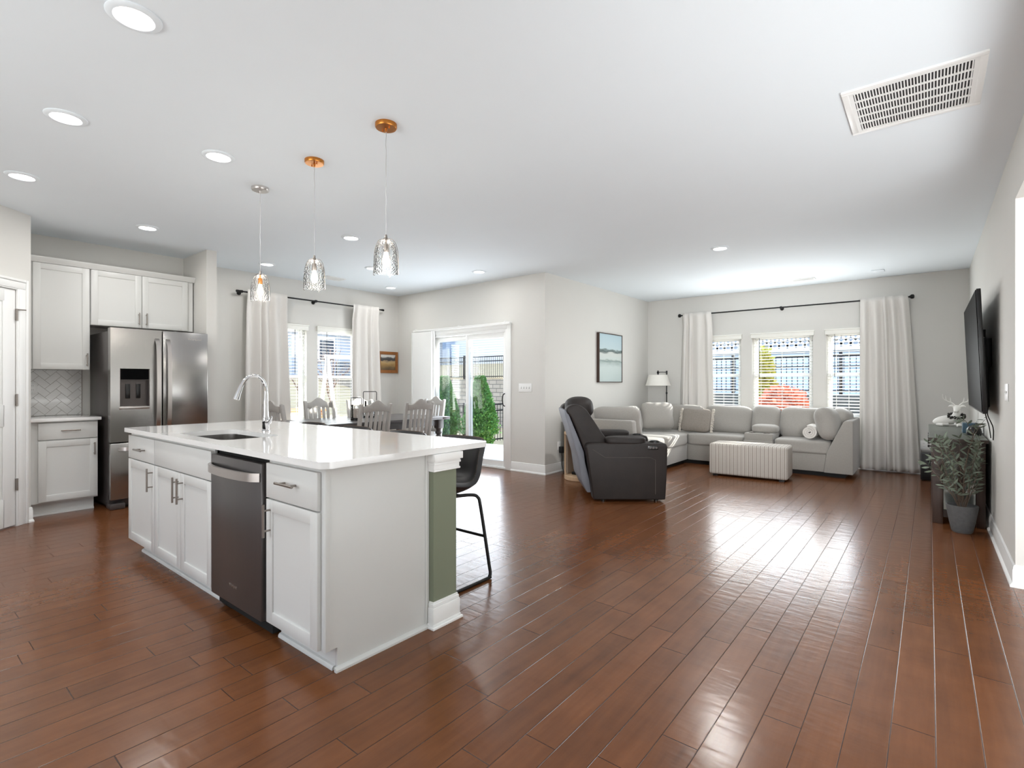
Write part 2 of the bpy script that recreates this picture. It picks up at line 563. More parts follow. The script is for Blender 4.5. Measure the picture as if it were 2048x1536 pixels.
def smoothpath(pts, n=8, closed=False):
    """Catmull-Rom through pts"""
    P = [Vector(p) for p in pts]
    out = []
    k = len(P)
    rng = range(k) if closed else range(k - 1)
    for i in rng:
        if closed:
            a, b, c, d = P[(i - 1) % k], P[i], P[(i + 1) % k], P[(i + 2) % k]
        else:
            a, b, c, d = P[max(i - 1, 0)], P[i], P[i + 1], P[min(i + 2, k - 1)]
        for j in range(n):
            t = j / n
            out.append(0.5 * ((2 * b) + (c - a) * t + (2 * a - 5 * b + 4 * c - d) * t * t + (3 * b - a - 3 * c + d) * t ** 3))
    if not closed:
        out.append(P[-1])
    return out

# ------------------------------------------------------------------ room shell
ZC = 2.743
def wall_boxes(mb, axis, a0, a1, u0, u1, z0, z1, holes):
    """a wall slab a0..a1 thick, running u0..u1, with (u0,u1,z0,z1) openings"""
    us = sorted({u0, u1} | {h[0] for h in holes} | {h[1] for h in holes})
    for ua, ub in zip(us, us[1:]):
        hs = [h for h in holes if h[0] <= ua + 1e-6 and h[1] >= ub - 1e-6]
        segs = [(z0, z1)] if not hs else [(z0, hs[0][2]), (hs[0][3], z1)]
        for za, zb in segs:
            if zb - za > 1e-4:
                if axis == 'x':
                    mb.box(a0, a1, ua, ub, za, zb)
                else:
                    mb.box(ua, ub, a0, a1, za, zb)
    return mb
def wall(name, axis, a0, a1, u0, u1, holes=(), z0=0.0, z1=ZC):
    return structure(name, wall_boxes(MB(), axis, a0, a1, u0, u1, z0, z1, holes), 'wall')

fl = MB()
fl.prism([(-7.3, -3.0), (2.2, -3.0), (2.2, 9.15), (-4.19, 9.15), (-4.19, 5.86), (-7.3, 5.86)], 'z', -0.12, 0.0)
structure('floor', fl, 'floor')
ce = MB()
ce.prism([(-7.3, -3.0), (2.2, -3.0), (2.2, 9.15), (-4.19, 9.15), (-4.19, 5.86), (-7.3, 5.86)], 'z', ZC, ZC + 0.15)
structure('ceiling', ce, 'ceil')

YF = 9.0
FAR_W = [(-2.98, -2.415), (-2.24, -1.375), (-1.20, -0.635)]
FZ = (0.72, 2.03)
wall('wall_far', 'y', YF, YF + 0.15, -4.19, 2.2, [(a, b, FZ[0], FZ[1]) for a, b in FAR_W])
wall('wall_living', 'x', -4.19, -4.04, 5.71, YF)
SL = (-6.33, -4.69, 0.0, 2.03)
wall('wall_patio', 'y', 5.71, 5.86, -7.30, -4.19, [SL])
XD = -7.15
DIN_W = [(3.29, 4.025), (4.20, 4.935)]
DZ = (0.60, 2.08)
wall('wall_dining', 'x', XD - 0.15, XD, 2.46, 5.71, [(a, b, DZ[0], DZ[1]) for a, b in DIN_W])
wall('wall_stub', 'y', 2.355, 2.462, -7.30, -6.313)
wall('wall_kitchen', 'x', -7.15, -7.0, 0.6, 2.355)
wall('wall_right', 'x', 0.41, 0.53, 4.385, YF)
wall('wall_right_header', 'x', 0.41, 0.53, -3.0, 4.385, z0=2.37)
wall('wall_hall', 'y', 4.385, 4.50, 0.53, 2.2)
wall('wall_hall_end', 'x', 2.05, 2.2, -3.0, 4.385)
wall('wall_behind', 'y', -2.85, -2.7, -7.3, 2.2, [(-3.6, -1.4, 0.08, 2.15)])  # unseen rear wall; its opening is added to let sky light in
# pantry, set diagonally across the kitchen corner
PA = math.atan2(-0.744, 0.668)
PM = Matrix.Translation((-6.27, 0.89, 0)) @ Matrix.Rotation(PA, 4, 'Z')
pw = MB()
pw.xf = PM
# local x runs along the wall away from the corner, local y = outwards to the room is +y
wall_boxes(pw, 'y', -0.11, 0.0, 0.0, 1.35, 0, ZC, [(0.145, 0.96, 0, 2.07)])
structure('wall_pantry', pw, 'wall')
pe = PM @ Vector((1.35, 0, 0))
wall('wall_pantry_side', 'x', pe.x - 0.11, pe.x, -3.0, pe.y)
wr = MB()
wr.box(-7.0, -6.27, 0.80, 0.888, 0, ZC)
structure('wall_pantry_return', wr, 'wall')

# baseboards with shoe moulding
def base_run(mb, p, q, nrm, m0=0, m1=0, h=0.132, t=0.014):
    """p,q: 2D ends on the wall face, nrm: 2D unit into the room; m0,m1: +1 mitred outside corner, -1 inside corner"""
    p, q, nn = Vector(p), Vector(q), Vector(nrm)
    d = (q - p).normalized()
    L = (q - p).length
    X = Matrix(((d.x, nn.x, 0, p.x), (d.y, nn.y, 0, p.y), (0, 0, 1, 0), (0, 0, 0, 1)))
    prof = [(0, 0), (0.026, 0), (0.026, 0.012), (0.016, 0.024), (t, 0.026), (t, h - 0.03), (t * 0.75, h - 0.022), (t * 0.7, h - 0.008), (t * 0.35, h), (0, h)]
    k = MB()
    k.prism(prof, 'x', 0.0, L)
    for v in k.bm.verts:
        v.co.x += -m0 * v.co.y if v.co.x < L / 2 else m1 * v.co.y
    mb._merge(k.bm, X)
def baseboard(name, runs):
    mb = MB()
    for r in runs:
        base_run(mb, *r)
    return structure(name, mb, 'trim', ang=25)
baseboard('baseboard_patio', [((-4.622, 5.71), (-4.04, 5.71), (0, -1), 0, 1), ((-7.15, 5.71), (-6.40, 5.71), (0, -1))])
baseboard('baseboard_living', [((-4.04, 5.71), (-4.04, 9.0), (1, 0), 1, -1)])
baseboard('baseboard_far', [((-4.04, 9.0), (0.41, 9.0), (0, -1), -1, -1)])
baseboard('baseboard_right', [((0.41, 4.385), (0.41, 9.0), (-1, 0), 1, -1)])
baseboard('baseboard_hall', [((0.41, 4.385), (2.05, 4.385), (0, -1), 1, 0)])
baseboard('baseboard_dining', [((-7.15, 2.462), (-7.15, 5.71), (1, 0)), ((-6.313, 2.34), (-6.313, 2.48), (1, 0))])
pb = PM @ Vector((0.045, 0, 0))
baseboard('baseboard_pantry', [((-6.262, 0.893), (pb.x, pb.y), (0.744, 0.668))])

# ------------------------------------------------------------------ windows
def window_unit(name, axis, plane, u0, u1, z0, z1, inward):
    """double-hung vinyl window; axis = wall normal axis; plane = inner wall face; inward = +1/-1 towards the room"""
    ro = plane - inward * 0.13
    ri = plane - inward * 0.075
    def bx(mb, ua, ub, za, zb, a, b, bev=0.003):
        if axis == 'y':
            mb.box(ua, ub, min(a, b), max(a, b), za, zb, bev)
        else:
            mb.box(min(a, b), max(a, b), ua, ub, za, zb, bev)
    f = MB()
    w = 0.035
    bx(f, u0, u0 + w, z0, z1, ro, ri)
    bx(f, u1 - w, u1, z0, z1, ro, ri)
    bx(f, u0 + w, u1 - w, z0, z0 + w, ro, ri)
    bx(f, u0 + w, u1 - w, z1 - w, z1, ro, ri)
    fr = structure(name, f, 'trim')
    zm = z0 + (z1 - z0) * 0.5
    for nm, za, zb, off in (('upper_sash', zm - 0.02, z1 - w, 0.030), ('lower_sash', z0 + w, zm + 0.02, 0.010)):
        a = plane - inward * (0.085 + off)
        b = a - inward * 0.025
        s = MB()
        q = 0.032
        bx(s, u0 + w, u0 + w + q, za, zb, a, b)
        bx(s, u1 - w - q, u1 - w, za, zb, a, b)
        bx(s, u0 + w + q, u1 - w - q, za, za + q + 0.006, a, b)
        bx(s, u0 + w + q, u1 - w - q, zb - q - 0.006, zb, a, b)
        so = obj(nm, s, 'trim', fr)
        g = MB()
        m_ = (a + b) / 2
        bx(g, u0 + w + q - 0.004, u1 - w - q + 0.004, za + q, zb - q, m_ - 0.002, m_ + 0.002, 0)
        obj('glass_pane', g, 'pane', so)
    s = MB()
    bx(s, u0 - 0.03, u1 + 0.03, z0 - 0.025, z0 + 0.002, plane - inward * 0.075, plane + inward * 0.02, 0.004)
    obj('sill', s, 'trim', fr)
    return fr
for i, (a, b) in enumerate(FAR_W):
    window_unit('window_%d' % (i + 1), 'y', YF, a, b, FZ[0], FZ[1], -1)
for i, (a, b) in enumerate(DIN_W):
    window_unit('window_%d' % (i + 4), 'x', XD, a, b, DZ[0], DZ[1], 1)

def blind(axis, plane, inward, u0, u1, z0, z1, label, group, wand_at, tilt=8):
    c = ((u0 + u1) / 2, plane, z0) if axis == 'y' else (plane, (u0 + u1) / 2, z0)
    t = thing('window_blind', label, 'blind', c, 0, group)
    cen = plane - inward * 0.035
    def bx(mb, ua, ub, za, zb, a, b, bev=0.0, rot=0):
        if axis == 'y':
            cy_, cz_ = (a + b) / 2, (za + zb) / 2
            xf = Matrix.Translation((0, cy_, cz_)) @ Matrix.Rotation(rot, 4, 'X')
            mb.box(ua, ub, -abs(b - a) / 2, abs(b - a) / 2, -(zb - za) / 2, (zb - za) / 2, bev, xf=xf)
        else:
            cx_, cz_ = (a + b) / 2, (za + zb) / 2
            xf = Matrix.Translation((cx_, 0, cz_)) @ Matrix.Rotation(rot, 4, 'Y')
            mb.box(-abs(b - a) / 2, abs(b - a) / 2, ua, ub, -(zb - za) / 2, (zb - za) / 2, bev, xf=xf)
    s = MB()
    z = z1 - 0.085
    sgn = inward if axis == 'y' else -inward
    while z > z0 + 0.05:
        bx(s, u0 + 0.008, u1 - 0.008, z - 0.0019, z + 0.0019, cen - 0.025, cen + 0.025, 0, math.radians(tilt) * sgn)
        z -= 0.0462
    obj('slats', s, 'blind', t)
    v = MB()
    bx(v, u0 - 0.022, u1 + 0.022, z1 - 0.062, z1 + 0.012, plane + inward * 0.004, plane + inward * 0.030, 0.004)
    bx(v, u0 - 0.030, u1 + 0.030, z1 - 0.002, z1 + 0.018, plane + inward * 0.002, plane + inward * 0.040, 0.005)
    obj('valance', v, 'blind', t)
    r = MB()
    bx(r, u0 + 0.008, u1 - 0.008, z0 + 0.012, z0 + 0.032, cen - 0.025, cen + 0.025, 0.004)
    obj('bottom_rail', r, 'blind', t)
    k = MB()
    for uu in (u0 + 0.12, (u0 + u1) / 2, u1 - 0.12):
        for da in (-0.026, 0.026):
            bx(k, uu - 0.0013, uu + 0.0013, z0 + 0.03, z1 - 0.05, cen + da - 0.001, cen + da + 0.001)
    obj('ladder_cord', k, 'blind', t)
    w = MB()
    wp = cen + inward * 0.032
    uu = u0 + wand_at
    p0, p1 = ((uu, wp, z1 - 0.06), (uu, wp, z1 - 0.70)) if axis == 'y' else ((wp, uu, z1 - 0.06), (wp, uu, z1 - 0.70))
    w.cyl(p0, p1, 0.0042, 8)
    obj('tilt_wand', w, 'outlet_dark', t)
    return t
for i, (a, b) in enumerate(FAR_W):
    blind('y', YF, -1, a + 0.006, b - 0.006, FZ[0], FZ[1], [
        'white slatted blind in the narrow window nearest the floor lamp',
        'widest white slatted blind, in the middle living room window with a red shrub outside',
        'white slatted blind in the narrow window partly covered by the curtain nearest the television'][i], 'living room window blinds', 0.10, -11)
for i, (a, b) in enumerate(DIN_W):
    blind('x', XD, 1, a + 0.006, b - 0.006, DZ[0], DZ[1], [
        'white slatted dining blind with a grey house and sky behind it, nearest the refrigerator',
        'white slatted dining blind with the white swing frame behind it, nearest the small framed landscape'][i], 'dining window blinds', 0.15 if i else 0.55, 3)

# ------------------------------------------------------------------ patio door
f = MB()
a0, a1 = 5.70, 5.83
f.box(SL[1] - 0.045, SL[1], a0, a1, 0.0, SL[3], 0.004)
f.box(SL[0], SL[0] + 0.045, a0, a1, 0.0, SL[3], 0.004)
f.box(SL[0] + 0.045, SL[1] - 0.045, a0, a1, SL[3] - 0.05, SL[3], 0.004)
f.box(SL[0] + 0.045, SL[1] - 0.045, a0, a1, 0.001, 0.03, 0.004)
door2 = structure('door_2', f, 'trim')
c = MB()
c.box(SL[1] - 0.006, SL[1] + 0.066, 5.69, 5.712, 0.0, SL[3] + 0.066, 0.005)
c.box(SL[0] - 0.066, SL[0] + 0.006, 5.69, 5.712, 0.0, SL[3] + 0.066, 0.005)
c.box(SL[0] + 0.006, SL[1] - 0.006, 5.69, 5.712, SL[3] - 0.006, SL[3] + 0.066, 0.005)
obj('casing', c, 'trim', door2)
def door_panel(nm, x0, x1, y):
    s = MB()
    w = 0.062
    s.box(x0, x0 + w, y, y + 0.035, 0.03, SL[3] - 0.05, 0.004)
    s.box(x1 - w, x1, y, y + 0.035, 0.03, SL[3] - 0.05, 0.004)
    s.box(x0 + w, x1 - w, y, y + 0.035, 0.03, 0.115, 0.004)
    s.box(x0 + w, x1 - w, y, y + 0.035, SL[3] - 0.125, SL[3] - 0.05, 0.004)
    p = obj(nm, s, 'trim', door2)
    g = MB()
    g.box(x0 + w - 0.005, x1 - w + 0.005, y + 0.015, y + 0.019, 0.11, SL[3] - 0.12)
    obj('glass_pane', g, 'pane', p)
    return p
dm = -5.515
fx = door_panel('fixed_panel', SL[0] + 0.045, dm + 0.035, 5.785)
sp_ = door_panel('sliding_panel', dm - 0.035, SL[1] - 0.045, 5.735)
h = MB()
h.tube(smoothpath([(-4.765, 5.733, 0.91), (-4.768, 5.70, 0.925), (-4.772, 5.685, 1.0), (-4.768, 5.70, 1.075), (-4.765, 5.733, 1.09)], 6), 0.008, 8)
obj('door_handle', h, 'black', sp_)
# vertical vanes stacked at one side under their head rail
t = thing('vertical_blind', 'white vertical vane blind stacked beside the glass patio door', 'blind', (-6.43, 5.66, 0.03))
v = MB()
for i in range(9):
    x = -6.66 + i * 0.055
    v.prism([(x, 5.626 + 0.004 * (i % 2)), (x + 0.075, 5.632 + 0.004 * (i % 2)), (x + 0.075, 5.6345 + 0.004 * (i % 2)), (x, 5.6285 + 0.004 * (i % 2))], 'z', 0.035, 2.075)
v.box(-6.185, -6.182, 5.60, 5.68, 0.035, 2.075)
v.box(-6.663, -6.660, 5.60, 5.68, 0.035, 2.075)
obj('vanes', v, 'trim', t)
r = MB()
r.box(-6.67, -4.60, 5.635, 5.69, 2.080, 2.112, 0.004)
for x in (-6.6, -5.6, -4.68):
    r.box(x - 0.015, x + 0.015, 5.625, 5.70, 2.108, 2.122, 0.003)
obj('head_rail', r, 'trim', t)

# ------------------------------------------------------------------ pantry door
def PX(nm, build, m, parent):
    b = MB()
    b.xf = PM
    build(b)
    return obj(nm, b, m, parent)
def cs(b):
    for (x0, x1, z0, z1) in ((0.0685, 0.130, 0, 2.065), (0.975, 1.0365, 0, 2.065), (0.0685, 1.0365, 2.0655, 2.1265)):
        b.box(x0, x1, 0.0, 0.016, z0, z1, 0.004)
    for (x0, x1, z0, z1) in ((0.045, 0.068, 0, 2.150), (1.037, 1.06, 0, 2.150), (0.0685, 1.0365, 2.127, 2.150)):
        b.box(x0, x1, 0.0, 0.024, z0, z1, 0.005)
    b.box(0.125, 0.145, -0.11, 0.012, 0, 2.07, 0.002)
    b.box(0.96, 0.98, -0.11, 0.012, 0, 2.07, 0.002)
    b.box(0.1455, 0.9595, -0.108, 0.011, 2.055, 2.075, 0.002)
b = MB()
b.xf = PM
cs(b)
door1 = structure('door_1', b, 'trim')
def leaf(b):
    x0, x1 = 0.148, 0.957
    b.box(x0, x1, -0.045, -0.012, 0.012, 2.052, 0.002)
    # raised stiles and rails around two panels
    y0, y1 = -0.012, -0.004
    b.box(x0, x0 + 0.115, y0, y1, 0.012, 2.052, 0.003)
    b.box(x1 - 0.115, x1, y0, y1, 0.012, 2.052, 0.003)
    for za, zb in ((0.012, 0.255), (0.87, 1.06), (1.94, 2.052)):
        b.box(x0 + 0.1, x1 - 0.1, y0, y1, za, zb, 0.003)
    for za, zb in ((0.30, 0.825), (1.105, 1.895)):
        b.box(x0 + 0.16, x1 - 0.16, y0 - 0.002, y1 - 0.001, za, zb, 0.004)
dl = PX('door_leaf', leaf, 'trim', door1)
for zz in (1.837, 1.096, 0.363):
    def hg(b):
        b.box(0.136, 0.152, -0.004, 0.006, zz - 0.05, zz + 0.05, 0.002)
        b.cyl((0.146, 0.010, zz - 0.052), (0.146, 0.010, zz + 0.052), 0.007, 10)
        if zz > 1.8:
            b.cyl((0.146, 0.014, zz + 0.045), (0.105, 0.05, zz + 0.045), 0.005, 8)
    PX('hinge', hg, 'nickel', door1)
def kn(b):
    b.tube([(0.89, -0.004, 0.95), (0.89, 0.02, 0.95), (0.89, 0.03, 0.95), (0.89, 0.06, 0.95), (0.89, 0.066, 0.95)], [0.028, 0.012, 0.022, 0.028, 0.01], 16)
PX('door_knob', kn, 'nickel', dl)

# ------------------------------------------------------------------ cabinets
class Front:
    """a local frame for cabinet fronts: x along the run, y outwards, z up"""
    def __init__(s, m):
        s.m = m
    def mb(s):
        b = MB()
        b.xf = s.m
        return b
def shaker(F, name, parent, x0, x1, z0, z1, y=0.0, flat=False):
    b = F.mb()
    if flat:
        b.box(x0, x1, y, y + 0.02, z0, z1, 0.0025)
    else:
        w = 0.058
        b.box(x0 + 0.01, x1 - 0.01, y, y + 0.012, z0 + 0.01, z1 - 0.01)
        b.box(x0, x0 + w, y, y + 0.02, z0, z1, 0.0022)
        b.box(x1 - w, x1, y, y + 0.02, z0, z1, 0.0022)
        b.box(x0 + w - 0.001, x1 - w + 0.001, y, y + 0.0199, z0, z0 + w, 0.0022)
        b.box(x0 + w - 0.001, x1 - w + 0.001, y, y + 0.0199, z1 - w, z1, 0.0022)
    return obj(name, b, 'cab', parent)
def pull(F, parent, x, z, vertical, L=0.155, y=0.02):
    b = F.mb()
    r, so = 0.006, 0.034
    if vertical:
        b.cyl((x, y + so, z - L / 2), (x, y + so, z + L / 2), r, 12)
        for d in (-0.048, 0.048):
            b.cyl((x, y - 0.001, z + d), (x, y + so, z + d), 0.0045, 10)
    else:
        b.cyl((x - L / 2, y + so, z), (x + L / 2, y + so, z), r, 12)
        for d in (-0.048, 0.048):
            b.cyl((x + d, y - 0.001, z), (x + d, y + so, z), 0.0045, 10)
    return obj('handle', b, 'nickel', parent)
def text_mesh(body, size, depth, name, m, parent, xf):
    cu = D.curves.new(name, 'FONT')
    cu.body = body
    cu.size = size
    cu.extrude = depth
    cu.align_x = 'CENTER'
    cu.align_y = 'CENTER'
    tmp = D.objects.new(name + '_tmp', cu)
    COL.objects.link(tmp)
    dg = bpy.context.evaluated_depsgraph_get()
    me = D.meshes.new_from_object(tmp.evaluated_get(dg))
    D.objects.remove(tmp)
    D.curves.remove(cu)
    me.transform(xf)
    me.materials.clear()
    me.materials.append(M[m])
    me.name = name
    return link(D.objects.new(name, me), parent, True)

# ---- island (fronts face -Y)
YI = 1.205
FI = Front(Matrix(((1, 0, 0, 0), (0, -1, 0, YI), (0, 0, 1, 0), (0, 0, 0, 1))))
def cab_body(x0, x1, z0=0.10, z1=0.882, yb=0.575, m='cab'):
    b = FI.mb()
    b.box(x0, x1, -yb, 0.0, z0, z1)
    return b
def toe(F, parent, x0, x1, d=0.057, h=0.10, ends=0.0):
    b = F.mb()
    b.box(x0, x1, -d - 0.015, -d, 0.0, h)
    b.prism([(-d, 0), (-d + 0.016, 0), (-d + 0.016, 0.010), (-d + 0.010, 0.018), (-d, 0.02)], 'x', x0, x1 + ends)
    return obj('toe_kick', b, 'cab', parent)
t = thing('base_cabinet', 'white island cabinet with one drawer over a single door, at the refrigerator end', 'cabinet', (-4.32, 1.5, 0))
obj('body', cab_body(-4.60, -4.040), 'cab', t)
d = shaker(FI, 'drawer', t, -4.597, -4.045, 0.697, 0.862, flat=True)
pull(FI, d, -4.28, 0.776, False, 0.155)
d = shaker(FI, 'door', t, -4.597, -4.045, 0.100, 0.690)
pull(FI, d, -4.073, 0.592, True)
toe(FI, t, -4.52, -4.040)
t = thing('sink_cabinet', 'wide white island sink cabinet with two doors below a blank panel', 'cabinet', (-3.57, 1.5, 0))
b = FI.mb()
b.box(-4.040, -3.112, -0.575, 0.0, 0.10, 0.60)
b.box(-4.040, -3.112, -0.012, 0.0, 0.60, 0.882)
obj('body', b, 'cab', t)
shaker(FI, 'false_drawer_front', t, -4.035, -3.118, 0.697, 0.862, flat=True)
d = shaker(FI, 'door', t, -4.035, -3.578, 0.100, 0.690)
pull(FI, d, -3.605, 0.588, True)
d = shaker(FI, 'door', t, -3.574, -3.118, 0.100, 0.690)
pull(FI, d, -3.533, 0.588, True)
toe(FI, t, -4.040, -3.112)

t = thing('dishwasher', 'dark stainless dishwasher built into the white kitchen island', 'dishwasher', (-2.80, 1.5, 0))
b = FI.mb()
b.box(-3.105, -2.490, -0.57, -0.02, 0.02, 0.872)
obj('tub', b, 'dark_gap', t)
b = FI.mb()
b.box(-3.100, -2.512, -0.018, 0.026, 0.085, 0.852, 0.006)
dr = obj('door', b, 'steel_dark', t)
b = FI.mb()
hp = []
for i in range(15):
    u = -1 + 2 * i / 14
    hp.append((-2.806 + 0.285 * u, 0.026 + 0.052 * (1 - u * u) ** 0.5 if abs(u) < 1 else 0.026, 0.785))
bb = bmesh.new()
ring = []
for k, p in enumerate(hp):
    tt = Vector(hp[min(k + 1, 14)]) - Vector(hp[max(k - 1, 0)])
    nn = Vector((-tt.y, tt.x, 0)).normalized() * 0.008
    ring.append([bb.verts.new(Vector(p) + nn + Vector((0, 0, -0.021))), bb.verts.new(Vector(p) + nn + Vector((0, 0, 0.021))), bb.verts.new(Vector(p) - nn + Vector((0, 0, 0.021))), bb.verts.new(Vector(p) - nn + Vector((0, 0, -0.021)))])
for A, B in zip(ring, ring[1:]):
    for j in range(4):
        bb.faces.new((A[j], A[(j + 1) % 4], B[(j + 1) % 4], B[j]))
bb.faces.new(ring[0])
bb.faces.new(ring[-1][::-1])
bmesh.ops.recalc_face_normals(bb, faces=bb.faces)
b._merge(bb)
obj('handle', b, 'steel_light', dr)
LX = Matrix(((1, 0, 0, -2.822), (0, 0, -1, YI - 0.0265), (0, 1, 0, 0.185), (0, 0, 0, 1)))
text_mesh('Whirlpool', 0.021, 0.0008, 'maker_lettering', 'steel_light', dr, LX)

t = thing('base_cabinet', 'white island cabinet with a drawer over one door, at the near corner beside the dishwasher', 'cabinet', (-2.24, 1.5, 0))
b = cab_body(-2.478, -2.006)
obj('body', b, 'cab', t)
d = shaker(FI, 'drawer', t, -2.474, -2.022, 0.697, 0.862, flat=True)
pull(FI, d, -2.245, 0.787, False)
d = shaker(FI, 'door', t, -2.474, -2.022, 0.100, 0.690)
pull(FI, d, -2.432, 0.594, True)
toe(FI, t, -2.478, -2.006)
b = MB()
b.prism([(1.203, 0.10), (1.203, 0.882), (1.783, 0.882), (1.783, 0.0), (1.262, 0.0), (1.262, 0.10)], 'x', -2.006, -1.990, 0.001)
b.box(-1.99, -1.986, 1.203, 1.225, 0.10, 0.882, 0.001)
b.box(-1.99, -1.986, 1.762, 1.785, 0.0, 0.882, 0.001)
b.prism([(-1.99, 0), (-1.972, 0), (-1.972, 0.010), (-1.980, 0.018), (-1.99, 0.020)], 'y', 1.246, 1.783)
obj('side_panel', b, 'cab', t)

# ---- the painted half wall at the back of the island
b = MB()
b.box(-4.60, -1.955, 1.786, 1.948, 0.0, 0.8825)
structure('wall_island', b, 'green')
b = MB()
for off, za, zb in ((0.016, 0.793, 0.803), (0.012, 0.803, 0.826), (0.018, 0.826, 0.838), (0.016, 0.838, 0.846), (0.026, 0.846, 0.8825)):
    b.box(-2.05, -1.955 + off, 1.786 - off * 0.5, 1.948 + off, za, zb, 0.002)
structure('trim_island_capital', b, 'trim')
b = MB()
for off, za, zb in ((0.026, 0.0, 0.012), (0.017, 0.012, 0.024), (0.014, 0.024, 0.104), (0.0105, 0.104, 0.122), (0.006, 0.122, 0.132)):
    b.box(-1.983, -1.955 + off, 1.786 - off * 0.9, 1.948 + off, za, zb, 0.0015)
base_run(b, (-4.6, 1.948), (-1.985, 1.948), (0, 1))
structure('baseboard_island', b, 'trim', ang=25)

# ---- quartz top with the sink cut-out
def rrect(x0, x1, y0, y1, rs, n=8):
    """rounded rectangle; rs radii at (x1,y1),(x0,y1),(x0,y0),(x1,y0)"""
    out = []
    for (cx, cy, sx, sy, a0, r) in ((x1, y1, -1, -1, 0, rs[0]), (x0, y1, 1, -1, 90, rs[1]), (x0, y0, 1, 1, 180, rs[2]), (x1, y0, -1, 1, 270, rs[3])):
        for k in range(n + 1):
            a = math.radians(a0 + 90 * k / n)
            out.append((cx + sx * r + r * math.cos(a), cy + sy * r + r * math.sin(a)))
    return out
def rayhit(poly, c, a):
    d = (math.cos(a), math.sin(a))
    best = None
    for (p, q) in zip(poly, poly[1:] + poly[:1]):
        ex, ey = q[0] - p[0], q[1] - p[1]
        det = d[0] * -ey + d[1] * ex
        if abs(det) < 1e-12:
            continue
        rx, ry = p[0] - c[0], p[1] - c[1]
        tt = (rx * -ey + ry * ex) / det
        uu = (d[0] * ry - d[1] * rx) / det
        if tt > 0 and -1e-6 <= uu <= 1 + 1e-6 and (best is None or tt > best):
            best = tt
    return (c[0] + d[0] * best, c[1] + d[1] * best)
def slab_with_hole(mb, outer, inner, z0, z1):
    c = (sum(p[0] for p in inner) / len(inner), sum(p[1] for p in inner) / len(inner))
    an = sorted({round(math.atan2(p[1] - c[1], p[0] - c[0]), 5) for p in outer + inner})
    b = bmesh.new()
    R = []
    for a in an:
        o, i = rayhit(outer, c, a), rayhit(inner, c, a)
        R.append([b.verts.new((o[0], o[1], z1)), b.verts.new((o[0], o[1], z0)), b.verts.new((i[0], i[1], z0)), b.verts.new((i[0], i[1], z1))])
    k = len(R)
    for j in range(k):
        A, B = R[j], R[(j + 1) % k]
        for q in range(4):
            b.faces.new((A[q], B[q], B[(q + 1) % 4], A[(q + 1) % 4]))
    bmesh.ops.recalc_face_normals(b, faces=b.faces)
    mb._merge(b)
SK = (-3.865, -3.155, 1.262, 1.612)
b = MB()
slab_with_hole(b, rrect(-4.628, -1.945, 1.165, 2.195, (0.03, 0.02, 0.012, 0.055)), rrect(*SK, (0.07,) * 4), 0.884, 0.914)
tag(obj('countertop', b, 'quartz', ang=30), 'long white quartz worktop lying on the kitchen island', 'countertop')
b = MB()
rr = [(SK, 0.07, 0.884), (SK, 0.07, 0.70), ((SK[0] + 0.02, SK[1] - 0.02, SK[2] + 0.02, SK[3] - 0.02), 0.06, 0.685)]
bb = bmesh.new()
loops = []
for (q, r, z) in [((SK[0] - 0.025, SK[1] + 0.025, SK[2] - 0.025, SK[3] + 0.025), 0.08, 0.8835)] + [((SK[0] - 0.004, SK[1] + 0.004, SK[2] - 0.004, SK[3] + 0.004), 0.07, 0.8835)] + rr[1:]:
    loops.append([bb.verts.new((p[0], p[1], z)) for p in rrect(q[0], q[1], q[2], q[3], (r,) * 4)])
for A, B in zip(loops, loops[1:]):
    for j in range(len(A)):
        bb.faces.new((A[j], A[(j + 1) % len(A)], B[(j + 1) % len(A)], B[j]))
bb.faces.new(loops[-1])
bmesh.ops.recalc_face_normals(bb, faces=bb.faces)
b._merge(bb)
sk = thing('sink', 'undermount stainless sink set in the white island worktop', 'sink', (-3.51, 1.44, 0.68))
obj('basin', b, 'steel', sk)
b = MB()
b.lathe([(0, 0.004), (0.03, 0.004), (0.042, 0.002), (0.044, 0.0)], (-3.51, 1.45, 0.686), 20)
obj('drain', b, 'chrome', sk)

fa = thing('faucet', 'tall chrome gooseneck faucet standing behind the island sink', 'faucet', (-3.516, 1.682, 0.914))
b = MB()
b.lathe([(0.0, 0), (0.027, 0), (0.027, 0.006), (0.023, 0.010), (0.0215, 0.055), (0.0235, 0.058), (0.0235, 0.085), (0.020, 0.10), (0.0, 0.102)], (-3.516, 1.682, 0.914), 24)
obj('base', b, 'chrome', fa)
b = MB()
pts = smoothpath([(-3.516, 1.682, 1.01), (-3.516, 1.682, 1.10), (-3.516, 1.682, 1.19), (-3.516, 1.668, 1.25), (-3.516, 1.632, 1.287), (-3.516, 1.588, 1.292), (-3.516, 1.548, 1.268), (-3.516, 1.524, 1.232)], 6)
k = len(pts)
b.tube(pts, [0.0195 - 0.0085 * min(1, i / (0.35 * k)) for i in range(k)], 16)
obj('spout', b, 'chrome', fa)
b = MB()
b.tube([(-3.516, 1.5245, 1.233), (-3.516, 1.519, 1.222), (-3.516, 1.500, 1.172), (-3.516, 1.488, 1.138)], [0.0125, 0.0135, 0.0165, 0.0195], 16)
b.tube([(-3.516, 1.4885, 1.1395), (-3.516, 1.4875, 1.1365)], 0.0165, 16)
obj('spray_head', b, 'chrome', fa)
b = MB()
b.tube([(-3.49, 1.682, 0.982), (-3.468, 1.682, 0.982), (-3.455, 1.680, 0.985), (-3.408, 1.672, 1.02)], [0.017, 0.017, 0.010, 0.006], 12)
obj('lever', b, 'chrome', fa)

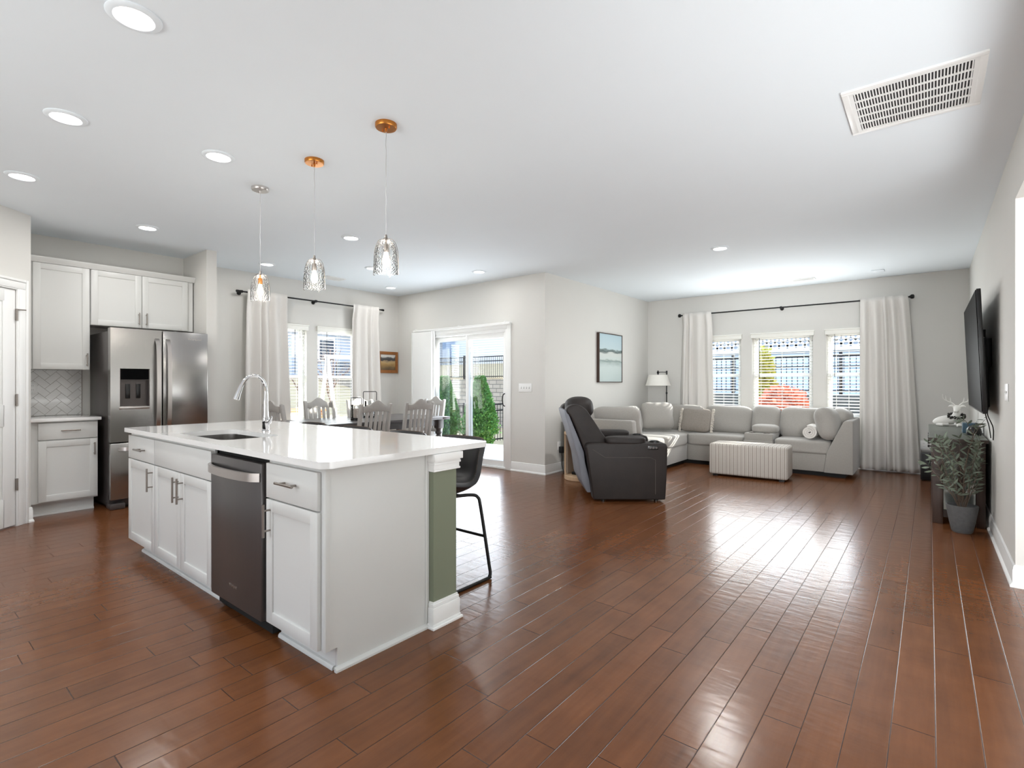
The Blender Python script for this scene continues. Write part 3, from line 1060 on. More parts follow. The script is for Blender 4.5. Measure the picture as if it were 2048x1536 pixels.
# ---- cabinets on the kitchen wall (fronts face +X)
def FK(xface):
    return Front(Matrix(((0, 1, 0, xface), (1, 0, 0, 0), (0, 0, 1, 0), (0, 0, 0, 1))))
FB = FK(-6.405)
t = thing('base_cabinet', 'white base cabinet with a drawer and door between the pantry door and the refrigerator', 'cabinet', (-6.7, 1.14, 0))
b = FB.mb()
b.box(0.893, 1.398, -0.59, 0.0, 0.125, 0.880)
obj('body', b, 'cab', t)
d = shaker(FB, 'drawer', t, 0.956, 1.394, 0.712, 0.868, flat=True)
pull(FB, d, 1.185, 0.795, False, 0.145)
d = shaker(FB, 'door', t, 0.956, 1.394, 0.138, 0.703)
pull(FB, d, 1.365, 0.605, True, 0.12)
toe(FB, t, 0.893, 1.382, 0.075, 0.125)
b = MB()
b.box(-6.998, -6.352, 0.891, 1.418, 0.882, 0.912, 0.004)
tag(obj('countertop', b, 'quartz'), 'short white quartz worktop under the herringbone tiles', 'countertop')
FU = FK(-6.67)
t = thing('wall_cabinet', 'tall white wall cabinet with one door above the herringbone backsplash', 'cabinet', (-6.83, 1.14, 1.376))
b = FU.mb()
b.box(0.893, 1.392, -0.325, 0.0, 1.378, 2.44)
obj('body', b, 'cab', t)
d = shaker(FU, 'door', t, 0.957, 1.386, 1.380, 2.405)
pull(FU, d, 1.362, 1.478, True, 0.13)
def crown(F, x0, x1, parent):
    b = F.mb()
    b.prism([(0.0, 2.408), (0.022, 2.408), (0.026, 2.418), (0.050, 2.448), (0.052, 2.462), (-0.02, 2.462), (-0.02, 2.44), (0, 2.44)], 'x', x0, x1)
    return obj('crown_moulding', b, 'cab', parent)
crown(FU, 0.893, 1.392, t)
t = thing('wall_cabinet', 'white two-door cabinet mounted above the refrigerator', 'cabinet', (-6.83, 1.86, 1.836))
b = FU.mb()
b.box(1.394, 2.340, -0.325, 0.0, 1.838, 2.44)
obj('body', b, 'cab', t)
d = shaker(FU, 'door', t, 1.398, 1.833, 1.840, 2.405)
pull(FU, d, 1.805, 1.935, True, 0.13)
d = shaker(FU, 'door', t, 1.839, 2.282, 1.840, 2.405)
pull(FU, d, 1.874, 1.935, True, 0.13)
crown(FU, 1.392, 2.352, t)

# herringbone backsplash: tiles laid at 45 degrees
b = MB()
tw, tl, g = 0.062, 0.124, 0.003
y0, y1, z0, z1 = 0.891, 1.388, 0.913, 1.377
def clip(poly):
    def cut(P, f):
        out = []
        for a, c in zip(P, P[1:] + P[:1]):
            fa_, fc_ = f(a), f(c)
            if fa_ >= 0:
                out.append(a)
            if (fa_ >= 0) != (fc_ >= 0):
                s = fa_ / (fa_ - fc_)
                out.append((a[0] + (c[0] - a[0]) * s, a[1] + (c[1] - a[1]) * s))
        return out
    for f in (lambda p: p[0] - y0, lambda p: y1 - p[0], lambda p: p[1] - z0, lambda p: z1 - p[1]):
        poly = cut(poly, f)
        if len(poly) < 3:
            return None
    return poly
ca = math.cos(PI / 4)
for i in range(-14, 15):
    for j in range(-14, 15):
        for kind in (0, 1):
            # herringbone unit cell of side tw: one lying, one standing tile
            ox = (i * 1 + j * 2) * tw
            oy = (i * 1 - j * 2) * tw
            u = (ox, ox + tl, oy, oy + tw) if kind == 0 else (ox + tl, ox + tl + tw, oy - 0 , oy + tl)
            if kind == 1:
                u = (ox - tw, ox, oy, oy + tl)
            P = [(u[0] + g / 2, u[2] + g / 2), (u[1] - g / 2, u[2] + g / 2), (u[1] - g / 2, u[3] - g / 2), (u[0] + g / 2, u[3] - g / 2)]
            P = [(1.14 + (p[0] - p[1]) * ca, 1.14 + (p[0] + p[1]) * ca) for p in P]
            P = clip(P)
            if P:
                b.prism(P, 'x', -6.9985, -6.992)
bs = structure('wall_backsplash', b, 'quartz')
b = MB()
b.box(-6.9995, -6.9945, y0, y1, z0, z1)
b.box(-6.9995, -6.990, 1.388, 1.398, z0, z1)
obj('grout', b, mat('grey_grout', (168, 162, 156), 0.9), bs)

def wall_plate(name, label, cat, P, U, N, w, h, kind, gangs=1):
    """P centre on the wall, U along, N into the room"""
    U, N = Vector(U), Vector(N)
    X = Matrix(((U.x, N.x, 0, P[0]), (U.y, N.y, 0, P[1]), (0, 0, 1, P[2]), (0, 0, 0, 1)))
    t = thing(name, label, cat, P)
    b = MB()
    b.xf = X
    b.box(-w / 2, w / 2, 0, 0.006, -h / 2, h / 2, 0.002)
    obj('cover_plate', b, 'plate', t)
    for gq in range(gangs):
        cx = (gq - (gangs - 1) / 2) * 0.046
        b = MB()
        b.xf = X
        if kind == 'switch':
            b.box(cx - 0.004, cx + 0.004, 0.004, 0.014, -0.002, 0.009, 0.001)
            tg = obj('toggle', b, 'plate', t)
            b = MB()
            b.xf = X
            b.box(cx - 0.005, cx + 0.005, 0.0055, 0.0066, -0.012, 0.012)
            obj('toggle_slot', b, 'outlet_dark', tg)
        else:
            for dz in (-0.02, 0.02):
                b = MB()
                b.xf = X
                b.lathe([(0, 0.0), (0.016, 0.0), (0.016, 0.002), (0, 0.002)], (0, 0, 0), 16, xf=Matrix.Translation((cx, 0.006, dz)) @ Matrix.Rotation(-PI / 2, 4, 'X'))
                s = obj('socket', b, 'plate', t)
                for dx in (-0.006, 0.006):
                    b = MB()
                    b.xf = X
                    b.box(cx + dx - 0.001, cx + dx + 0.001, 0.0078, 0.0088, dz - 0.004, dz + 0.006)
                    obj('slot', b, 'outlet_dark', s)
    return t
wall_plate('wall_outlet', 'white outlet on the herringbone tiles beside the pantry corner', 'outlet', (-6.992, 1.003, 1.195), (0, 1, 0), (1, 0, 0), 0.075, 0.118, 'outlet')
wall_plate('light_switch', 'white four-toggle switch plate on the wall beside the patio door', 'switch', (-4.372, 5.71, 1.178), (1, 0, 0), (0, -1, 0), 0.228, 0.118, 'switch', 4)
wall_plate('light_switch', 'white switch plate on the right wall beside the television', 'switch', (0.41, 4.80, 1.18), (0, 1, 0), (-1, 0, 0), 0.165, 0.118, 'switch', 3)
wall_plate('wall_outlet', 'white outlet low on the wall behind the round wooden table, black plug in it', 'outlet', (-4.04, 6.045, 0.365), (0, 1, 0), (1, 0, 0), 0.075, 0.118, 'outlet')
wall_plate('wall_outlet', 'white outlet low on the far wall above the black speaker', 'outlet', (-0.03, 9.0, 0.40), (1, 0, 0), (0, -1, 0), 0.13, 0.118, 'outlet', 2)

# ---- refrigerator
fr = thing('refrigerator', 'stainless french-door refrigerator with water dispenser in the kitchen niche', 'refrigerator', (-6.58, 1.88, 0))
b = MB()
b.box(-6.97, -6.265, 1.457, 2.318, 0.03, 1.758, 0.004)
obj('body', b, 'steel_side', fr)
XD0, XD1 = -6.258, -6.178
ys = 1.883
b = MB()
# left door with an opening for the dispenser
dy0, dy1, dz0, dz1 = 1.523, 1.772, 0.985, 1.388
for q in ((1.447, dy0, 0.664, 1.785), (dy1, ys - 0.005, 0.664, 1.785), (dy0, dy1, 0.664, dz0), (dy0, dy1, dz1, 1.785)):
    b.box(XD0, XD1, q[0], q[1], q[2], q[3])
bmesh.ops.remove_doubles(b.bm, verts=b.bm.verts, dist=1e-5)
ld = obj('door', b, 'steel', fr)
b = MB()
b.box(XD0 - 0.0, XD0 + 0.01, dy0, dy1, dz0, dz1)
b.box(XD0, XD1 - 0.004, dy0, dy0 + 0.006, dz0, dz1)
b.box(XD0, XD1 - 0.004, dy1 - 0.006, dy1, dz0, dz1)
b.box(XD0, XD1 - 0.010, dy0, dy1, 1.275, dz1)
ds = obj('dispenser', b, 'steel_side', ld)
for yy in (1.585, 1.672):
    b = MB()
    b.box(XD0 + 0.012, XD0 + 0.022, yy, yy + 0.038, 1.09, 1.235, 0.003)
    obj('paddle', b, 'blackplastic', ds)
b = MB()
b.box(XD1 - 0.010, XD1 - 0.006, dy0 + 0.004, dy1 - 0.004, 1.279, dz1 - 0.004)
obj('control_panel', b, 'screen', ds)
b = MB()
b.box(XD0, XD1 + 0.006, dy0 - 0.006, dy1, dz0 - 0.002, dz0 + 0.026, 0.003)
obj('drip_tray', b, 'steel_light', ds)
b = MB()
b.box(XD0, XD1, ys + 0.005, 2.318, 0.664, 1.785, 0.008)
rd = obj('door', b, 'steel', fr)
b = MB()
b.box(XD0, XD1, 1.447, 2.318, 0.10, 0.652, 0.008)
fd = obj('drawer', b, 'steel', fr)
def bow(p0, p1, out, wdir, w, th, n=14):
    """flat bowed bar from p0 to p1"""
    b = MB()
    bb = bmesh.new()
    p0, p1, out, wdir = Vector(p0), Vector(p1), Vector(out), Vector(wdir)
    rings = []
    for i in range(n + 1):
        u = i / n
        h = 0.045 + 0.02 * math.sin(PI * u)
        if i == 0 or i == n:
            h = 0.0
        if i == 1 or i == n - 1:
            h = 0.042
        c = p0.lerp(p1, u) + out * h
        rings.append([bb.verts.new(c + wdir * sx * w / 2 + out * sy * th / 2) for sx, sy in ((-1, -1), (1, -1), (1, 1), (-1, 1))])
    for A, B in zip(rings, rings[1:]):
        for j in range(4):
            bb.faces.new((A[j], A[(j + 1) % 4], B[(j + 1) % 4], B[j]))
    bb.faces.new(rings[0])
    bb.faces.new(rings[-1])
    bmesh.ops.recalc_face_normals(bb, faces=bb.faces)
    b._merge(bb)
    return b
obj('handle', bow((XD1, 1.835, 1.70), (XD1, 1.835, 0.745), (1, 0, 0), (0, 1, 0), 0.036, 0.014), 'steel_light', ld, ang=60)
obj('handle', bow((XD1, 1.932, 1.70), (XD1, 1.932, 0.745), (1, 0, 0), (0, 1, 0), 0.036, 0.014), 'steel_light', rd, ang=60)
obj('handle', bow((XD1, 1.51, 0.595), (XD1, 2.26, 0.595), (1, 0, 0), (0, 0, 1), 0.036, 0.014), 'steel_light', fd, ang=60)
for ya in (1.46, 2.24):
    b = MB()
    b.box(-6.33, -6.215, ya, ya + 0.07, 1.760, 1.79, 0.004)
    obj('hinge_cover', b, 'steel_side', fr)
for ya in (1.452, 2.19):
    b = MB()
    b.box(-6.36, -6.20, ya, ya + 0.122, 0.0, 0.062, 0.012)
    obj('front_foot', b, 'steel_side', fr)
b = MB()
b.box(-6.9, -6.28, 1.47, 2.30, 0.01, 0.1)
obj('base_grille', b, 'blackplastic', fr)
LX = Matrix(((0, 0, 1, XD1 + 0.0004), (1, 0, 0, 2.185), (0, 1, 0, 1.712), (0, 0, 0, 1)))
text_mesh('Whirlpool', 0.032, 0.0008, 'maker_lettering', 'steel_light', rd, LX)

# ------------------------------------------------------------------ ceiling fittings
def downlight(x, y, label, watts=3.0, first=[None]):
    t = thing('recessed_downlight', label, 'downlight', (x, y, ZC), 0, 'recessed ceiling downlights')
    if first[0] is None:
        b = MB()
        b.lathe([(0.097, 0.0), (0.097, -0.004), (0.090, -0.010), (0.072, -0.012), (0.068, -0.008), (0.066, -0.002), (0.066, 0.0)], (0, 0, 0), 32)
        o1 = obj('trim_ring', b, 'ceil', t, False)
        b = MB()
        b.lathe([(0.0, -0.006), (0.05, -0.006), (0.067, -0.004)], (0, 0, 0), 28)
        o2 = obj('lens', b, 'downlight', t, False)
        first[0] = (o1.data, o2.data)
    else:
        link(D.objects.new('trim_ring', first[0][0]), t, False)
        link(D.objects.new('lens', first[0][1]), t, False)
    l = D.lights.new('downlight_lamp', 'AREA')
    l.shape = 'DISK'
    l.size = 0.12
    l.energy = watts
    l.color = (1.0, 0.985, 0.96)
    o = D.objects.new('downlight_lamp', l)
    COL.objects.link(o)
    o.location = (x, y, ZC - 0.016)
for (x, y, s) in [
    (-2.529, 0.671, 'recessed white downlight nearest the camera at the top edge of the picture'),
    (-3.783, 0.683, 'recessed white downlight in the front ceiling row, second nearest the camera'),
    (-3.650, 1.434, 'recessed white downlight just in front of the silver pendant canopy'),
    (-5.109, 0.678, 'recessed white downlight in the ceiling corner before the pantry wall'),
    (-5.860, 1.663, 'recessed white downlight in front of the refrigerator cabinets'),
    (-4.632, 3.095, 'recessed white downlight seen between the middle and nearest pendants'),
    (-6.487, 3.119, 'recessed white downlight behind the silver-canopied pendant cord'),
    (-5.643, 4.091, 'recessed white downlight half hidden by the nearest pendant shade'),
    (-6.569, 5.109, 'recessed white downlight closest to the dining corner'),
    (-4.706, 5.120, 'recessed white downlight above the glass patio door'),
    (-1.805, 5.910, 'single recessed white downlight over the living room')]:
    downlight(x, y, s, 26.0 if y > 5.5 else 8.0 if y < 2 else 3.5)

def pendant(x, y, metal, label):
    t = thing('pendant_lamp', label, 'pendant lamp', (x, y, ZC), 0, 'glass pendants over the island')
    b = MB()
    b.lathe([(0.0, 0.0), (0.062, 0.0), (0.062, -0.018), (0.058, -0.024), (0.0, -0.026)], (0, 0, 0), 36)
    for dx in (-0.03, 0.03):
        b.cyl((dx, 0, -0.024), (dx, 0, -0.034), 0.004, 8)
    b.cyl((0, 0, -0.024), (0, 0, -0.045), 0.008, 12, 0.005)
    obj('canopy', b, 'steel_light' if metal == 'nickel' else metal, t, False)
    b = MB()
    b.tube([(0, 0, -0.04)] + [(0.0012 * math.sin(k * 1.9), 0.0012 * math.cos(k * 1.3), -0.04 - 0.0275 * k) for k in range(1, 22)] + [(0, 0, -0.645)], 0.0022, 6)
    obj('cord', b, 'clear_cord', t, False)
    b = MB()
    b.lathe([(0.0, -0.640), (0.006, -0.640), (0.008, -0.655), (0.012, -0.668), (0.0, -0.672)], (0, 0, 0), 16)
    obj('cap', b, 'nickel', t, False)
    b = MB()
    b.lathe([(0.0, -0.672), (0.006, -0.672), (0.006, -0.695), (0.015, -0.697), (0.016, -0.735), (0.012, -0.742), (0, -0.742)], (0, 0, 0), 18)
    obj('socket', b, 'copper' if metal == 'nickel' else 'nickel', t, False)
    b = MB()
    prof = [(0.012, -0.668), (0.030, -0.674), (0.048, -0.692), (0.060, -0.722), (0.066, -0.76), (0.069, -0.80), (0.071, -0.862)]
    b.lathe(prof, (0, 0, 0), 40)
    obj('glass_shade', b, 'seeded', t, False)
    b = MB()
    for a in (0.0, PI / 2):
        arc = []
        for sgn in (-1, 1):
            side = [(0.0, -0.664), (0.034, -0.667), (0.053, -0.686), (0.065, -0.718), (0.071, -0.76), (0.075, -0.862), (0.074, -0.871), (0.066, -0.873)]
            arc = [(sgn * r, z) for r, z in side]
            b.tube(smoothpath([(r * math.cos(a + 0.6), r * math.sin(a + 0.6), z) for r, z in arc], 4), 0.0016, 6)
    obj('wire_frame', b, 'nickel', t, False)
    b = MB()
    b.lathe([(0.0, -0.738), (0.010, -0.742), (0.012, -0.755), (0.021, -0.785), (0.022, -0.80), (0.015, -0.82), (0, -0.828)], (0, 0, 0), 20)
    obj('bulb', b, 'bulb', t, False)
    l = D.lights.new('pendant_bulb_lamp', 'POINT')
    l.energy = 2.0
    l.shadow_soft_size = 0.03
    l.color = (1.0, 0.94, 0.86)
    o = D.objects.new('pendant_bulb_lamp', l)
    COL.objects.link(o)
    o.location = (x, y, ZC - 0.85)
M['clear_cord'] = mat('clear_silver_cord', (196, 196, 196), 0.3, 0.4)
pendant(-3.993, 1.868, 'nickel', 'seeded glass pendant with the silver ceiling canopy, farthest of the three')
pendant(-3.220, 1.868, 'copper', 'seeded glass pendant with copper canopy, the middle of three over the island')
pendant(-2.447, 1.868, 'copper', 'seeded glass pendant with copper canopy, nearest the camera over the island')

def register(name, label, x0, x1, y0, y1, rows, pitch, bw, along_x=True, fw=0.03, dark='hole'):
    t = thing(name, label, 'vent', ((x0 + x1) / 2, (y0 + y1) / 2, ZC))
    b = MB()
    z0, z1 = ZC - 0.012, ZC
    for q in ((x0, x1, y0, y0 + fw), (x0, x1, y1 - fw, y1), (x0, x0 + fw, y0 + fw, y1 - fw), (x1 - fw, x1, y0 + fw, y1 - fw)):
        b.box(q[0], q[1], q[2], q[3], z0, z1, 0.003)
    obj('frame', b, 'trim', t)
    b = MB()
    b.box(x0 + 0.01, x1 - 0.01, y0 + 0.01, y1 - 0.01, ZC - 0.0015, ZC - 0.0005)
    obj('duct', b, dark, t)
    b = MB()
    iy0, iy1, ix0, ix1 = y0 + fw + bw, y1 - fw - bw, x0 + fw + bw, x1 - fw - bw
    b.box(x0 + fw - 0.002, x1 - fw + 0.002, y0 + fw - 0.002, iy0, ZC - 0.010, ZC - 0.004)
    b.box(x0 + fw - 0.002, x1 - fw + 0.002, iy1, y1 - fw + 0.002, ZC - 0.010, ZC - 0.004)
    b.box(x0 + fw - 0.002, ix0, iy0 - 0.002, iy1 + 0.002, ZC - 0.010, ZC - 0.004)
    b.box(ix1, x1 - fw + 0.002, iy0 - 0.002, iy1 + 0.002, ZC - 0.010, ZC - 0.004)
    for r in range(1, rows):
        yy = iy0 + (iy1 - iy0) * r / rows
        b.box(ix0, ix1, yy - 0.006, yy + 0.006, ZC - 0.010, ZC - 0.004)
    xx = ix0 + pitch / 2
    while xx < ix1:
        b.box(xx - 0.0028, xx + 0.0028, iy0, iy1, ZC - 0.0096, ZC - 0.003)
        xx += pitch
    obj('grille', b, 'trim', t)
    return t
register('return_air_vent', 'large white return air grille with rows of slots in the ceiling', -0.355, 0.213, 3.14, 3.712, 5, 0.0128, 0.018)
register('supply_vent', 'small white ceiling register near the living room windows', -1.56, -1.26, 8.36, 8.50, 2, 0.012, 0.004, fw=0.018)
register('supply_vent', 'small white ceiling register near the dining windows', -6.72, -6.52, 3.98, 4.28, 2, 0.012, 0.004, fw=0.018)
b = MB()
b.box(-0.60, -0.46, 8.35, 8.49, ZC - 0.012, ZC, 0.006)
tag(obj('speaker_cover', b, 'ceil'), 'small square white cover on the ceiling above the long curtain', 'ceiling cover')

# ------------------------------------------------------------------ curtains
def curtain_rod(axis, label, plane, u0, u1, z, inward, brackets, disc):
    c = ((u0 + u1) / 2, plane, z) if axis == 'y' else (plane, (u0 + u1) / 2, z)
    t = thing('curtain_rod', label, 'curtain rod', c)
    off = plane + inward * 0.085
    def P(u, n, zz):
        return (u, n, zz) if axis == 'y' else (n, u, zz)
    b = MB()
    b.cyl(P(u0, off, z), P(u1, off, z), 0.0105, 14)
    obj('rod', b, 'black', t)
    for u, s in ((u0, -1), (u1, 1)):
        b = MB()
        if disc:
            b.tube([P(u, off, z), P(u + s * 0.01, off, z), P(u + s * 0.02, off, z), P(u + s * 0.045, off, z), P(u + s * 0.055, off, z)], [0.011, 0.02, 0.03, 0.03, 0.018], 18)
        else:
            b.tube([P(u - s * 0.005, off, z), P(u + s * 0.035, off, z), P(u + s * 0.04, off, z)], [0.0165, 0.0165, 0.012], 16)
        obj('finial', b, 'black', t)
    for u in brackets:
        b = MB()
        b.cyl(P(u, plane + inward * 0.001, z - 0.012), P(u, off, z - 0.012), 0.007, 10)
        b.cyl(P(u, plane + inward * 0.001, z - 0.012), P(u, plane + inward * 0.008, z - 0.012), 0.028, 16)
        b.tube([P(u - 0.014, off, z), P(u + 0.014, off, z)], 0.018, 14)
        obj('bracket', b, 'black', t)
    return t
def curtain(axis, label, plane, inward, ua0, ua1, ub0, ub1, ztop, zbot, folds, amp, seed, group):
    """hanging panel: ua = extent at the rod, ub = extent at the hem"""
    rnd = random.Random(seed)
    ph = [rnd.uniform(0, 6.28) for _ in range(5)]
    wv = [rnd.uniform(0.6, 1.45) for _ in range(folds + 2)]
    off = plane + inward * 0.085
    def warp(s):
        x = s * folds
        k = int(min(x, folds - 1e-6))
        tot = sum(wv[:folds])
        return (sum(wv[:k]) + wv[k] * (x - k)) / tot
    def fn(s, tt):
        z = ztop + (zbot - ztop) * tt
        q = warp(s)
        top = max(0.0, 1 - tt / 0.10)
        a = amp * (0.65 + 0.5 * tt)
        w = 2 * PI * s * folds
        d = a * math.cos(w + 0.5 * math.sin(2.5 * tt + ph[0])) + 0.25 * a * math.sin(2 * w + ph[1] + 1.5 * tt) * tt
        d += 0.010 * math.sin(2 * PI * s * 2 + ph[2] + 2 * tt) * tt
        u0 = ua0 + (ub0 - ua0) * tt ** 0.8
        u1 = ua1 + (ub1 - ua1) * tt ** 0.8
        u = u0 + (u1 - u0) * q + 0.012 * math.sin(w * 1.0 + ph[3] + 3.0 * tt) * tt
        d = d * (1 - 0.55 * top) + inward * 0.0
        n = off + d + inward * (0.036 * min(1, 1.3 * top))
        return Vector((u, n, z)) if axis == 'y' else Vector((n, u, z))
    b = MB()
    b.grid(fn, folds * 14, 40)
    c = ((ub0 + ub1) / 2, off, zbot) if axis == 'y' else (off, (ub0 + ub1) / 2, zbot)
    o = obj('linen_curtain', b, 'curtain', ang=180)
    sol = o.modifiers.new('cloth', 'SOLIDIFY')
    sol.thickness = 0.004
    return tag(o, label, 'curtain', group)
curtain_rod('y', 'long black curtain rod over the three living room windows', YF, -3.38, -0.21, 2.425, -1, (-3.33, -1.80, -0.25), True)
curtain('y', 'narrow pale grey curtain beside the floor lamp, at one end of the long rod', YF, -1, -3.34, -2.86, -3.42, -2.82, 2.455, 0.03, 4, 0.034, 3, 'living room curtain panels')
curtain('y', 'wide pale grey floor-length curtain at the television end of the long rod', YF, -1, -0.765, -0.225, -0.795, -0.105, 2.450, 0.02, 5, 0.040, 9, 'living room curtain panels')
curtain_rod('x', 'black curtain rod over the two dining windows', XD, 3.03, 5.31, 2.455, 1, (3.06, 4.125, 5.20), False)
curtain('x', 'pale curtain at the refrigerator end of the dining rod, seen behind the gooseneck faucet', XD, 1, 3.12, 3.66, 3.07, 3.73, 2.485, 0.03, 4, 0.040, 5, 'dining curtain panels')
curtain('x', 'pale curtain beside the small gold-framed landscape on the dining wall', XD, 1, 4.735, 5.215, 4.70, 5.29, 2.485, 0.03, 4, 0.034, 8, 'dining curtain panels')

# ------------------------------------------------------------------ pictures
def canvas_mat(kind):
    m = D.materials.new('painting_' + kind)
    m.use_nodes = True
    n, l = m.node_tree.nodes, m.node_tree.links
    b = n['Principled BSDF']
    b.inputs['Roughness'].default_value = 0.7
    tc = n.new('ShaderNodeTexCoord')
    sp = n.new('ShaderNodeSeparateXYZ')
    l.new(tc.outputs['Object'], sp.inputs[0])
    nz = n.new('ShaderNodeTexNoise')
    nz.inputs['Scale'].default_value = 5.0 if kind == 'shore' else 9.0
    nz.inputs['Detail'].default_value = 8
    mp = n.new('ShaderNodeMapping')
    mp.inputs['Scale'].default_value = (1, 1, 4) if kind == 'shore' else (1, 1, 2.2)
    l.new(tc.outputs['Object'], mp.inputs[0])
    l.new(mp.outputs[0], nz.inputs['Vector'])
    zz = nmath(n, l, 'ADD', sp.outputs['Z'], nmath(n, l, 'MULTIPLY', nmath(n, l, 'SUBTRACT', nz.outputs['Fac'], 0.5), 0.10))
    cr = n.new('ShaderNodeValToRGB')
    mr = n.new('ShaderNodeMapRange')
    e = cr.color_ramp.elements
    if kind == 'shore':
        z0, z1 = 1.27, 2.02
        st = [(0.0, (192, 206, 204)), (0.30, (198, 210, 207)), (0.40, (172, 186, 183)), (0.44, (136, 152, 148)), (0.47, (200, 209, 205)), (0.60, (205, 210, 205)), (0.635, (86, 100, 98)), (0.67, (120, 136, 134)), (0.69, (190, 208, 212)), (1.0, (182, 204, 212))]
    else:
        z0, z1 = 1.455, 1.735
        st = [(0.0, (86, 70, 52)), (0.18, (120, 98, 66)), (0.38, (172, 138, 88)), (0.50, (188, 160, 112)), (0.58, (150, 130, 104)), (0.62, (66, 62, 60)), (0.78, (92, 92, 92)), (0.84, (206, 204, 198)), (1.0, (222, 220, 214))]
    mr.inputs['From Min'].default_value = z0
    mr.inputs['From Max'].default_value = z1
    l.new(zz, mr.inputs['Value'])
    e[0].position, e[0].color = st[0][0], rgb(*st[0][1])
    e[1].position, e[1].color = st[-1][0], rgb(*st[-1][1])
    for p, c in st[1:-1]:
        q = e.new(p)
        q.color = rgb(*c)
    l.new(mr.outputs[0], cr.inputs['Fac'])
    l.new(cr.outputs['Color'], b.inputs['Base Color'])
    return m
M['shore'] = canvas_mat('shore')
M['hills'] = canvas_mat('hills')
t = thing('framed_picture', 'large pale blue shoreline canvas in a dark frame on the living room wall', 'picture', (-4.04, 7.49, 1.25))
b = MB()
for q in ((7.105, 7.117, 1.253, 2.038), (7.873, 7.885, 1.253, 2.038), (7.117, 7.873, 1.253, 1.265), (7.117, 7.873, 2.026, 2.038)):
    b.box(-4.0395, -3.992, q[0], q[1], q[2], q[3], 0.001)
obj('frame', b, 'walnut', t)
b = MB()
b.box(-4.035, -4.000, 7.118, 7.872, 1.266, 2.025, 0.001)
obj('canvas', b, 'shore', t)
t = thing('framed_picture', 'small landscape print in a wide gold-brown wooden frame on the dining wall', 'picture', (-7.15, 5.48, 1.41))
M['goldwood'] = mat('golden_brown_frame', (146, 92, 42), 0.45, noise=0.3, nscale=8, stretch=(14, 3, 3))
b = MB()
y0, y1, z0, z1, w = 5.278, 5.688, 1.412, 1.775, 0.052
b.prism([(y0, z0), (y1, z0), (y1 - w, z0 + w), (y0 + w, z0 + w)], 'x', -7.149, -7.122, 0.003)
b.prism([(y0, z1), (y1, z1), (y1 - w, z1 - w), (y0 + w, z1 - w)], 'x', -7.149, -7.122, 0.003)
b.prism([(y0, z0), (y0, z1), (y0 + w, z1 - w), (y0 + w, z0 + w)], 'x', -7.149, -7.122, 0.003)
b.prism([(y1, z0), (y1, z1), (y1 - w, z1 - w), (y1 - w, z0 + w)], 'x', -7.149, -7.122, 0.003)
obj('frame', b, 'goldwood', t)
b = MB()
b.box(-7.146, -7.130, y0 + w - 0.004, y1 - w + 0.004, z0 + w - 0.004, z1 - w + 0.004)
obj('print', b, 'hills', t)

# ------------------------------------------------------------------ television and console
tv = thing('television', 'large black flat television tilted downwards on the right wall', 'television', (0.41, 6.15, 1.0))
b = MB()
b.xf = Matrix.Translation((0.296, 6.13, 1.487)) @ Matrix.Rotation(math.radians(-2.3), 4, 'Y')
b.box(0.002, 0.03, -0.835, 0.835, -0.478, 0.478, 0.004)
cs_ = obj('casing', b, 'blackplastic', tv)
b = MB()
b.xf = Matrix.Translation((0.296, 6.13, 1.487)) @ Matrix.Rotation(math.radians(-2.3), 4, 'Y')
b.box(-0.002, 0.003, -0.826, 0.826, -0.462, 0.470)
obj('screen', b, 'screen', tv)
b = MB()
b.xf = Matrix.Translation((0.296, 6.13, 1.487)) @ Matrix.Rotation(math.radians(-2.3), 4, 'Y')
b.box(0.028, 0.062, -0.60, 0.60, -0.44, 0.12, 0.012)
obj('rear_housing', b, 'blackplastic', tv)
b = MB()
b.box(0.36, 0.408, 5.85, 6.40, 1.38, 1.62, 0.004)
b.box(0.345, 0.375, 5.95, 5.99, 1.20, 1.70, 0.002)
b.box(0.345, 0.375, 6.28, 6.32, 1.20, 1.70, 0.002)
obj('wall_bracket', b, 'black', tv)
for k, (yy, x1) in enumerate(((5.42, 0.385), (5.62, 0.375))):
    b = MB()
    b.tube(smoothpath([(0.36, yy, 1.08), (0.352, yy - 0.01, 1.0), (x1, yy + 0.02, 0.90), (0.388, yy + 0.05, 0.80)], 6), 0.004, 6)
    obj('cable', b, 'black', tv)

cn = thing('media_console', 'dark wooden console under the television with grey-green top', 'console', (0.2, 6.9, 0))
cx0, cx1, cy0, cy1, ch = 0.022, 0.375, 5.94, 7.80, 0.760
b = MB()
b.box(-0.004, 0.392, 5.915, 7.83, ch - 0.028, ch, 0.004)
obj('top', b, 'console_top', cn)
b = MB()
b.box(-0.0035, 0.3915, 5.9145, 5.925, ch - 0.029, ch - 0.003)
b.box(-0.0045, 0.004, 5.915, 7.83, ch - 0.029, ch - 0.003)
obj('top_edge', b, 'walnut', cn)
b = MB()
for (xa, xb) in ((cx0, cx0 + 0.075), (cx1 - 0.06, cx1)):
    for (ya, yb) in ((cy0, cy0 + 0.045), (cy1 - 0.045, cy1)):
        b.box(xa, xb, ya, yb, 0, ch - 0.028, 0.003)
    b.box(xa + 0.003, xa + 0.02, cy0 + 0.046, cy1 - 0.046, 0.06, 0.10)
for ya in (cy0 + 0.012, cy1 - 0.03):
    b.box(cx0 + 0.076, cx1 - 0.061, ya, ya + 0.018, 0.62, ch - 0.028)
    b.box(cx0 + 0.076, cx1 - 0.061, ya, ya + 0.018, 0.06, 0.12)
    b.box(cx0 + 0.17, cx0 + 0.215, ya + 0.001, ya + 0.017, 0.121, 0.619)
b.box(cx0 + 0.022, cx1 - 0.002, cy0 + 0.05, cy1 - 0.05, 0.081, 0.115)
b.box(cx0 + 0.02, cx1 - 0.01, cy0 + 0.25, cy1 - 0.25, 0.10, ch - 0.028)
